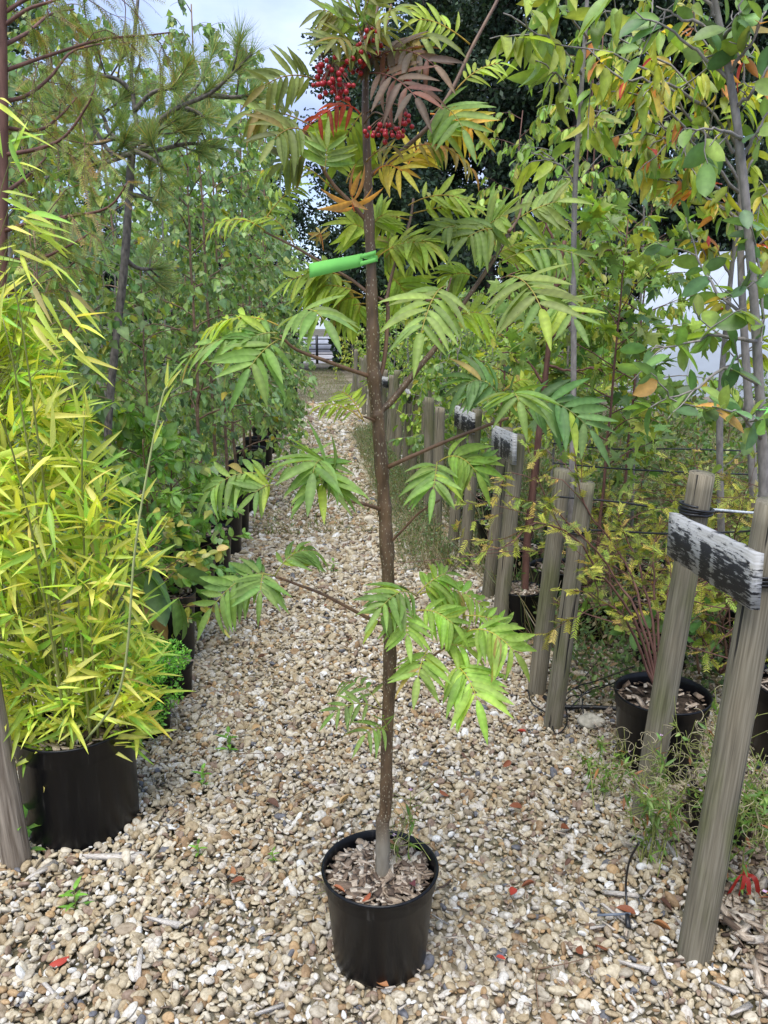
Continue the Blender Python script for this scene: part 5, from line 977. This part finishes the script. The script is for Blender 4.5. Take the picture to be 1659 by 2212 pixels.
def willowherb(x, y, h, ns, seed, label, spread=.35, leafc=None):
    g = rng_(seed); root = thing('willowherb', (x, y, 0), label, 'weed', 'willowherb weeds'); tubes, pos, dd, nn, fl = [], [], [], [], []; curls = []
    for k in range(ns):
        a = g.uniform(0, 6.28); e = A([x + math.cos(a) * spread * g.random(), y + math.sin(a) * spread * .7 * g.random(), h * g.uniform(.6, 1.1)]); p = smoothpath([A([x + g.normal(0, .04), y + g.normal(0, .04), 0]), A([x, y, 0]) * .5 + e * .5 + A([0, 0, .06]), e], 12); tubes.append(tube(p, np.linspace(.0022, .0009, 12), 5))
        for z in range(26):
            t = g.uniform(.1, .95) * 10.9; i = int(t); pos.append(p[i] + (p[i + 1] - p[i]) * (t - i)); dd.append(nrm(g.normal(size=3) + A([0, 0, .15]))); nn.append(g.normal(size=3) * .5 + UP)
        for z in range(9):     # thin seed pods and curls
            i = g.integers(6, 11); d = nrm(p[-1] - p[i - 1] + g.normal(size=3) * .12); q = p[i] + d * .05; tubes.append(tube(A([p[i], q, q + d * .04 - UP * .004]), .0009, 3, False))
            if z < 6:
                c0 = q + d * .03; s1 = nrm(g.normal(size=3)); s2 = nrm(np.cross(s1, g.normal(size=3))); tt_ = np.linspace(0, g.uniform(3, 5.5), 12); rr = g.uniform(.010, .026); curls.append(tube(A([c0 + s1 * rr * (1 - math.cos(v)) + s2 * rr * math.sin(v) for v in tt_]), .0009, 3, False))
        fl.append(p[-1])
    n = len(pos); part('stems', tubes, leafstem, root); part('leaves', [leaves(T_LANCE, pos, dd, nn, g.uniform(.018, .045, n), .009, pal(g, n, leafc or [((.13, .24, .05), 3), ((.20, .29, .07), 2), ((.30, .14, .06), .4)]))], M_LEAF, root); part('seed_curls', curls, M_STRAWM, root, kind='stuff')
    ft = blade(2, oval, .1, .1)
    for q in fl[:4]: part('flower', [leaves(ft, [q] * 4, A([[1, 0, .4], [-1, 0, .4], [0, 1, .4], [0, -1, .4]]), [UP] * 4, .007, .006, (.62, .42, .66))], M_LEAF, root)
M_STRAWM = plain('straw', (.42, .36, .22), .7, .3, .3, 60); leafstem = plain('weed_stem', (.24, .26, .07), .6, .3, .3, 40)
willowherb(1.0, 2.02, .48, 20, 610, 'tangled willowherb with curled seed pods in front of the nearest two posts', .36); willowherb(.84, 2.10, .36, 12, 611, 'willowherb spilling towards the gravel beside the second post', .30); willowherb(1.16, 1.85, .44, 17, 612, 'willowherb with curled pods beyond the nearest post at the frame edge', .3); willowherb(1.08, 1.62, .28, 11, 613, 'reddish willowherb at the foot of the nearest post', .2, [((.13, .22, .05), 2), ((.30, .09, .05), 2)])
willowherb(.73, 2.42, .22, 4, 614, 'small willowherb on the gravel just past the second post', .15)
pc = P(821, 1900, YT); willowherb(pc[0] - .095, YT + .06, .22, 2, 615, 'small willowherb growing up the back edge of the rowan pot', .03); willowherb(pc[0] + .07, YT + .05, .42, 2, 616, 'small willowherb growing out of the rowan pot beside the trunk', .05)
def seedling(px, label, s=.05):
    b = G(*px); g = rng_(int(px[0])); root = thing('seedling', b, label, 'weed', 'seedlings in the gravel'); pos, dd = [], []
    for k in range(4):
        z = .018 + s * .4 * k
        for j in range(2): a = k * 1.57 + j * 3.14 + g.normal(0, .2); pos.append(b + UP * z); dd.append(A([math.cos(a), math.sin(a), .45]))
    part('stem', [tube(A([b, b + UP * (.018 + s * 1.3)]), .0014, 5)], leafstem, root); n = len(pos); part('leaves', [leaves(T_LANCE, pos, dd, [UP] * n, s * g.uniform(.6, 1, n), s * .27, pal(g, n, [((.16, .34, .05), 1)]))], M_LEAF, root)
for px, lb, s in (((165, 1975), 'bright green seedling standing alone in the gravel below the bamboo tub', .05), ((430, 1862), 'small seedling in the gravel between the bamboo tub and the rowan pot', .035), ((440, 1705), 'thin seedling in the gravel beyond the bamboo tub', .05), ((495, 1630), 'tallest seedling in the gravel between bamboo and rowan', .06), ((590, 1870), 'tiny seedling in the gravel beside the rowan pot', .025), ((60, 1850), 'leafy weed climbing the bleached post by the bamboo tub', .09), ((720, 1240), 'grassy seedling in the path behind the rowan trunk', .06), ((1010, 1235), 'seedling at the foot of the thin far posts', .08)): seedling(px, lb, s)

# ------------------------------------------------------------------ litter, hoses, rock
fal = [mesh_of('fallen_leaf', [(flat3((V, F), .6)[0] * A([.5, 1, 1]), [F], None)], M_DRY) for V, F in (blade(6, oval, .8, -.25), blade(6, oval, -.7, .3), blade(6, lance, .9, -.2))]
LIE = []; gf = rng_(620); placed = [(560, 735 + 620), (770, 1300), (790, 1335), (1215, 1700), (970, 1720), (1155, 1905), (1230, 1790), (500, 1870), (530, 1900), (1220, 1870), (150, 2065), (1410, 1990), (1330, 1960), (1250, 2060), (840, 1830 + 300), (1100, 1740), (690, 1250), (700, 1310)]
for i in range(64):
    if i < len(placed): p = G(*placed[i], .03)
    else:
        yy = gf.uniform(1.6, 4.5); p = A([gf.uniform(-.4, 1.0) * (.46 * yy), yy, .03])
        if gf.random() < .35: p = A([gf.uniform(.85, 1.7), gf.uniform(2.3, 4), .03])
    o = link('fallen_leaf', fal[i % 3]); o.location = p; s = gf.uniform(.025, .055); o.scale = (s, s, s); o.rotation_euler = (gf.normal(0, .3), gf.normal(0, .3), gf.uniform(0, 6.28))
    ck = gf.choice(5, p=[.34, .22, .22, .11, .11]); c = A([(.22, .075, .035), (.34, .15, .06), (.11, .055, .035), (.40, .055, .035), (.44, .29, .14)][ck]); o.color = (*c, 1); tag(o, ['russet', 'orange-brown', 'dark brown', 'bright red', 'pale tan'][ck] + ' curled fallen leaf lying on the gravel', 'fallen leaf', 'fallen leaves on the gravel'); LIE.append((829 + FOC * p[0] / (p[1] * CP + 1.57 * SP), o))
for i, (px, c) in enumerate((((745, 1897), (.36, .13, .06)), ((800, 1905), (.32, .09, .04)), ((890, 1875), (.16, .05, .06)))):
    p = P(px[0], px[1], YT + (-.085 if i < 2 else -.05)); o = link('fallen_leaf', fal[i % 3]); o.location = (p[0], p[1], .262); o.scale = (.032,) * 3; o.rotation_euler = (.2, .3, 1.5 + i); o.color = (*c, 1); tag(o, ['orange-brown oval leaf lying on the chips in the rowan pot', 'rust-coloured curled leaf at the front of the rowan pot', 'purplish leaf on the chips on the far side of the rowan stem'][i], 'fallen leaf', 'leaves in the rowan pot')
M_SPLINT = bark('grey_splinter', (.30, .26, .21), (.66, .61, .55), (60, 12, 60), .4)
spl = []
for i in range(5):
    g = rng_(630 + i); V, F, _ = box((0, 0, 0), (1, 1, 1)); V = V * A([g.uniform(.10, .22), 1, .08]); V[:, 0] *= np.where(V[:, 1] > 0, g.uniform(.3, 1), 1); V += g.normal(size=V.shape) * A([.03, .06, .02]); spl.append(mesh_of('wood_splinter', [(V, F, None)], M_SPLINT, False))
sp_px = [(355, 1990, .09, 1.4), (300, 2080, .10, 0.2), (120, 2150, .10, .9), (580, 2180, .08, 2.2), (1385, 1810, .08, 1.0), (1455, 1840, .09, .2), (1340, 1930, .10, 1.2), (1330, 1975, .09, .7), (1400, 1925, .06, 2.5), (1480, 2005, .06, .3), (1370, 2085, .07, 1.3), (1435, 2095, .05, .05), (1300, 2000, .08, 2.0), (1470, 1750, .06, 1.6), (90, 1880, .09, 2.4), (250, 1850, .16, 1.75), (500, 1930, .05, .4), (950, 1985, .05, 1.0), (1560, 2130, .07, .8), (1600, 2180, .06, 1.9), (1625, 2100, .07, .3), (1590, 2060, .06, 2.4)]
for i, (x, y, s, a) in enumerate(sp_px):
    o = link('wood_splinter', spl[i % 5]); p = G(x, y, .03); o.location = p; o.scale = (s, s, s); o.rotation_euler = (gf.normal(0, .12), gf.normal(0, .15), a); tag(o, 'weathered grey wood splinter lying on the gravel', 'wood', 'splinters on the gravel'); LIE.append((x, o))
for i in range(26):
    yy = gf.uniform(1.6, 3.4); x = gf.uniform(-.44, .5) * yy; a = gf.uniform(0, 3.14); L_ = gf.uniform(.06, .2); d = A([math.cos(a), math.sin(a), 0]); p = A([x, yy, .028]); o = link('twig', mesh_of('twig', [tube(smoothpath([p - d * L_ / 2, p + gf.normal(size=3) * A([.012, .012, .004]) + UP * .006, p + d * L_ / 2], 8), np.linspace(.0016, .0008, 8), 5)], M_TWIG)); tag(o, 'thin dry twig lying on the gravel', 'twig', 'twigs on the gravel'); LIE.append((829 + FOC * x / (yy * CP + 1.57 * SP), o))
seen = {}
for _, o in sorted(LIE, key=lambda v: v[0]):
    k = o['label']; seen[k] = seen.get(k, 0) + 1; o['label'] = k + ', %s such from the left' % ORD[min(seen[k], 30) - 1]
# chips spilled at the lower right corner
n = 900; g = rng_(640); yy = g.uniform(1.45, 2.4, n); xx = .90 - .05 * (yy - 1.5) + np.abs(g.normal(0, .22, n)) + .03; p = np.stack([xx, yy, .02 + g.uniform(0, .02, n)], 1); sc = np.clip(g.lognormal(-3.4, .45, n), .015, .08)
o = scatter('spilled_chips', p, np.stack([g.normal(0, .3, n), g.normal(0, .3, n), g.uniform(0, 6.28, n)], 1), np.repeat(sc[:, None], 3, 1), g.integers(0, 8, n), GN_CHIP, M_CHIP); tag(o, 'wood chips and litter spilled round the foot of the nearest post', 'wood chips')
n = 1700; g = rng_(641); p = np.stack([.82 + 1.5 * g.random(n), 2.35 + 2.0 * g.random(n), .022 + g.uniform(0, .014, n)], 1); sc = np.clip(g.lognormal(-3.9, .45, n), .01, .05)
o = scatter('bed_litter', p, np.stack([g.normal(0, .3, n), g.normal(0, .3, n), g.uniform(0, 6.28, n)], 1), np.repeat(sc[:, None], 3, 1), g.integers(0, 8, n), GN_CHIP, M_CHIP); tag(o, 'brown litter and chips strewn on the gravel behind the fence', 'litter')
n = 2600; g = rng_(642); yy = 1.4 + 5.5 * g.random(n); p = np.stack([PATHL(yy) + .1 + (PATHR(yy) - PATHL(yy)) * g.random(n), yy, .022 + g.uniform(0, .012, n)], 1); sc = np.clip(g.lognormal(-4.5, .5, n), .005, .03)
o = scatter('path_debris', p, np.stack([g.normal(0, .3, n), g.normal(0, .3, n), g.uniform(0, 6.28, n)], 1), np.stack([sc * .6, sc * 1.3, sc], 1), g.integers(0, 8, n), GN_CHIP, M_CHIP); tag(o, 'fine bark and leaf debris scattered over the gravel path', 'debris')
# rock
g = rng_(650); V, F = ico(3); W = V.copy()
for _ in range(9):
    nn_ = nrm(g.normal(size=3)); dd_ = W @ nn_; W = W - np.maximum(0, dd_ - g.uniform(.5, .85))[:, None] * nn_ * .95
p = G(1277, 1572); o = link('rock', mesh_of('rock', [(W * wobble(W, g, .1, 3)[:, None] * A([.058, .045, .034]), [F], None)], plain('pale_rock', (.40, .37, .30), .9, .2, .35, 40, .6))); o.location = (p[0], p[1], .03); tag(o, 'fist-sized pale rough rock beside the slim greenish post', 'rock')
# hoses
H = lambda x, y, z=.03: G(x, y, z)
cable('irrigation_hose', [H(1175, 1505), H(1210, 1525), H(1290, 1528), H(1380, 1535), H(1480, 1545)], .010, 'thick black irrigation hose lying behind the slim greenish post', 'hose')
cable('drip_line', [H(1140, 1490), H(1150, 1520), H(1185, 1545), H(1200, 1585), H(1225, 1560), H(1215, 1500), H(1190, 1490), H(1150, 1497)], .003, 'looped thin black drip line round the foot of the slim post', 'hose')
for i, (a, b, c) in enumerate(((H(1190, 1530), H(1290, 1470, .14), P(1370, 1440, 2.62)), (H(1230, 1530), H(1310, 1480, .1), P(1335, 1490, 2.55)), (H(1200, 1540), H(1260, 1500, .05), H(1340, 1470, .16)), (H(1260, 1540), H(1250, 1480, .06), H(1290, 1430, .05)))):
    cable('drip_line', [a, (a + b) / 2 + UP * .03, b, c], .0028, 'thin black drip line leading to the yew pot, %s of the four' % ORD[i], 'hose')
cable('drip_line', [P(158, 1640, 2.2), P(140, 1690, 2.17), P(132, 1760, 2.16), H(125, 1830), H(100, 1858), H(70, 1850)], .0032, 'thin black drip line hanging down the side of the bamboo tub', 'hose')
cable('drip_line', [H(1380, 1820, .25), H(1360, 1860, .17), H(1352, 1910, .08), H(1355, 1965, .03)], .0032, 'thin black drip line curving down to the stake on the gravel', 'hose')
ds = thing('drip_stake', H(1345, 1975), 'small grey plastic drip stake lying at the end of its line', 'drip stake'); a, b = H(1290, 1977, .04), H(1362, 1974, .045); part('bar', [tube(A([a, b]), .0045, 4)], plain('grey_plastic', (.12, .14, .17), .5), ds); part('emitter', [tube(A([H(1355, 1975, .045), H(1357, 2005, .03)]), [.006, .008], 8)], M_TUBE, ds)
# red ribbon
rr0 = P(1612, 1880, 1.95); rd = thing('red_ribbon', rr0, 'loop of red plastic ribbon among the weeds at the frame edge', 'ribbon')
for i, (x, y) in enumerate(((1590, 1960), (1612, 1985), (1640, 1950), (1575, 1930))):
    q = smoothpath([P(1608, 1870 + 8 * i, 1.95), P((1608 + x) / 2 + 8, (1870 + y) / 2 - 10, 1.92), P(x, y, 1.93)], 8); Vr = np.concatenate([q + A([.006, 0, .003]), q - A([.006, 0, .003])]); part('strip', [(Vr, [A([[k, k + 1, k + 9, k + 8] for k in range(7)])], None)], M_RED, rd)

# ------------------------------------------------------------------ tunnel, rail, gate, far trees
def tunnel():
    root = thing('polytunnel', (6.2, 11.6, 0), 'white plastic-covered polytunnel beyond the fenced bed', 'polytunnel'); m, t, out, N = mat('tunnel_film'); L = t.links.new
    pb = N('ShaderNodeBsdfPrincipled'); pb.inputs['Base Color'].default_value = (.64, .69, .76, 1); pb.inputs['Roughness'].default_value = .35; tr = N('ShaderNodeBsdfTranslucent'); tr.inputs[0].default_value = (.5, .55, .64, 1); ms = N('ShaderNodeMixShader'); ms.inputs[0].default_value = .35
    tcn = N('ShaderNodeTexCoord'); nz = N('ShaderNodeTexNoise'); nz.inputs['Scale'].default_value = 1.4; nz.inputs['Detail'].default_value = 5; L(tcn.outputs['Object'], nz.inputs[0]); bp = N('ShaderNodeBump'); bp.inputs['Strength'].default_value = .5; bp.inputs['Distance'].default_value = .08; L(nz.outputs[0], bp.inputs['Height']); L(bp.outputs[0], pb.inputs['Normal'])
    L(pb.outputs[0], ms.inputs[1]); L(tr.outputs[0], ms.inputs[2]); L(ms.outputs[0], out.inputs[0])
    a = A([4.2, 14.3, 0]); b = A([9.6, 7.7, 0]); ax = nrm(b - a); side = nrm(np.cross(UP, ax)); side = side if side[1] > 0 else -side
    nL, nA = 40, 20; th = np.linspace(0, np.pi, nA); V = []
    for i in range(nL):
        c = a + (b - a) * i / (nL - 1) + side * 2.4; sag = 1 - .012 * abs(math.sin(i / (nL - 1) * math.pi * 6))
        for q in th: V.append(c - side * math.cos(q) * 2.4 * sag + UP * (math.sin(q) ** .75 * 3.0 * sag))
    i = np.arange(nL - 1)[:, None] * nA; j = np.arange(nA - 1)[None]; F = np.stack([i + j, i + nA + j, i + nA + j + 1, i + j + 1], -1).reshape(-1, 4); V = A(V)
    part('film', [(V, [F], None)], m, root); part('end_wall', [(V[:nA], [np.arange(nA)[None]], None)], m, root, False)
    hm = plain('galvanised_steel', (.4, .42, .43), .45)
    for k in range(0, nL, 6): part('hoop', [tube(V[k * nA:(k + 1) * nA] * 1.0 - side * .0, .02, 6)], hm, root)
    dx = ax; mid = (a + b) / 2 - side * .06; L_ = np.linalg.norm(b - a); Rm = Matrix(((dx[0], -side[0], 0), (dx[1], -side[1], 0), (0, 0, 1)))
    part('base_rail', [box(mid + UP * .10, (L_, .05, .2), Rm)], plain('rail_wood', (.20, .17, .13), .8, .3, .4, 9, .4), root, False)
    return a, b, side
ta, tb_, sd_ = tunnel()
rl_ = thing('timber_rail', (4.6, 12.3, 0), 'low grey timber rail on short legs in front of the polytunnel', 'rail'); mw = plain('grey_timber', (.23, .20, .16), .85, .3, .4, 8, .4)
p0, p1 = A([3.6, 13.0, .52]), A([7.4, 8.6, .52]); ax = nrm(p1 - p0); sd2 = nrm(np.cross(UP, ax)); Rm = Matrix(((ax[0], sd2[0], 0), (ax[1], sd2[1], 0), (0, 0, 1)))
part('rail', [box((p0 + p1) / 2, (np.linalg.norm(p1 - p0), .05, .16), Rm)], mw, rl_, False)
for k in range(6): q = p0 + (p1 - p0) * (k + .2) / 5.6; part('leg', [box(q - UP * .28, (.07, .065, .42), Rm)], mw, rl_, False)
gt_ = thing('metal_gate', (-3.1, 36, 0), 'dark metal field gate closing the far end of the path', 'gate'); gm_ = plain('dark_metal', (.03, .032, .035), .5)
for x in (-4.6, -3.0, -1.5): part('post', [tube(A([[x, 36, 0], [x, 36, 1.25]]), .06, 8)], gm_, gt_)
for k in range(5): part('bar', [tube(A([[-4.6, 36, .2 + .22 * k], [-1.5, 36, .2 + .22 * k]]), .025, 6)], gm_, gt_)
sheet('lane', [(-9, 36.6), (3, 36.6), (5, 60), (-12, 60)], .0, plain('pale_lane', (.30, .285, .28), .9, .2, .25, 2))
wl_ = link('low_wall', mesh_of('low_wall', [box((-3.4, 52, .5), (9, .3, 1.0))], plain('pale_render', (.33, .35, .40), .8, .3, .15, 3), False)); tag(wl_, 'pale low wall beyond the far gate', 'wall')

def tree_proto(seed, h, r, n, base_h=.12, size=.155):
    g = rng_(seed); out, tw = [], []
    trunk = smoothpath([A([0, 0, 0]), A([g.normal(0, .2), g.normal(0, .2), h * .5]), A([g.normal(0, .3), g.normal(0, .3), h * .93])], 14)
    tm = mesh_of('trunk', [tube(trunk, np.linspace(.22, .04, 14), 8)], M_DARKBARK)
    br, tws = grow(g, trunk, 34, base_h, r * 1.25, .45, .1, 5, .4, None, .05, .45)
    bm = mesh_of('limbs', [tube(p, q, 4, False) for p, q in br], M_DARKBARK)
    pos, dr = along(g, tws, n); pos = pos + g.normal(size=(n, 3)) * .22
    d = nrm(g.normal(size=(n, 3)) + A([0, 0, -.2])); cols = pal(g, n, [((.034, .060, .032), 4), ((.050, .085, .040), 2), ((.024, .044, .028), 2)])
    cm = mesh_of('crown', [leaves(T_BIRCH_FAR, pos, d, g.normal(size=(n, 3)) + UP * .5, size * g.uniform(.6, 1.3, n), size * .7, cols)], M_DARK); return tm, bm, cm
PR = [tree_proto(700, 12, 2.7, 20000), tree_proto(701, 13, 2.9, 22000), tree_proto(702, 11, 2.5, 19000)]
fars = [(-1.05, 30, 0, .92, 'tall dark tree with a ragged top above the path end'), (.8, 27, 1, .95, 'tall dark tree directly behind the rowan crown'), (3.6, 28, 0, 1.15, 'tall dark tree behind the oval-leaved saplings'), (6.4, 27, 2, 1.3, 'tall dark tree behind the maples'), (9.0, 28, 1, 1.15, 'tall dark tree above the white tunnel'), (11.6, 27, 0, 1.2, 'tall dark tree behind the cherry'), (14.4, 28, 2, 1.3, 'tall dark tree at the frame edge behind the grey-stemmed tree'),
        (2.2, 32, 2, 1.25, 'dark tree in the second line between rowan crown and saplings'), (7.6, 32, 1, 1.2, 'dark tree in the second line behind the maples'), (12.8, 33, 0, 1.3, 'dark tree in the second line behind the cherry'), (5.0, 33, 1, 1.1, 'dark tree in the second line over the polytunnel end'), (.3, 34, 0, 1.0, 'dark tree in the second line just beside the rowan trunk'),
        (-12.0, 25.5, 1, .84, 'dark tree behind the redwood sprays'), (-14.6, 26, 0, .9, 'dark tree at the frame edge behind the redwood stem'), (-9.4, 28, 2, .52, 'low dark tree behind the pine'), (-6.8, 29, 0, .48, 'low dark tree behind the birches'), (-4.6, 30, 2, .62, 'middling dark tree between the birches and the path end')]
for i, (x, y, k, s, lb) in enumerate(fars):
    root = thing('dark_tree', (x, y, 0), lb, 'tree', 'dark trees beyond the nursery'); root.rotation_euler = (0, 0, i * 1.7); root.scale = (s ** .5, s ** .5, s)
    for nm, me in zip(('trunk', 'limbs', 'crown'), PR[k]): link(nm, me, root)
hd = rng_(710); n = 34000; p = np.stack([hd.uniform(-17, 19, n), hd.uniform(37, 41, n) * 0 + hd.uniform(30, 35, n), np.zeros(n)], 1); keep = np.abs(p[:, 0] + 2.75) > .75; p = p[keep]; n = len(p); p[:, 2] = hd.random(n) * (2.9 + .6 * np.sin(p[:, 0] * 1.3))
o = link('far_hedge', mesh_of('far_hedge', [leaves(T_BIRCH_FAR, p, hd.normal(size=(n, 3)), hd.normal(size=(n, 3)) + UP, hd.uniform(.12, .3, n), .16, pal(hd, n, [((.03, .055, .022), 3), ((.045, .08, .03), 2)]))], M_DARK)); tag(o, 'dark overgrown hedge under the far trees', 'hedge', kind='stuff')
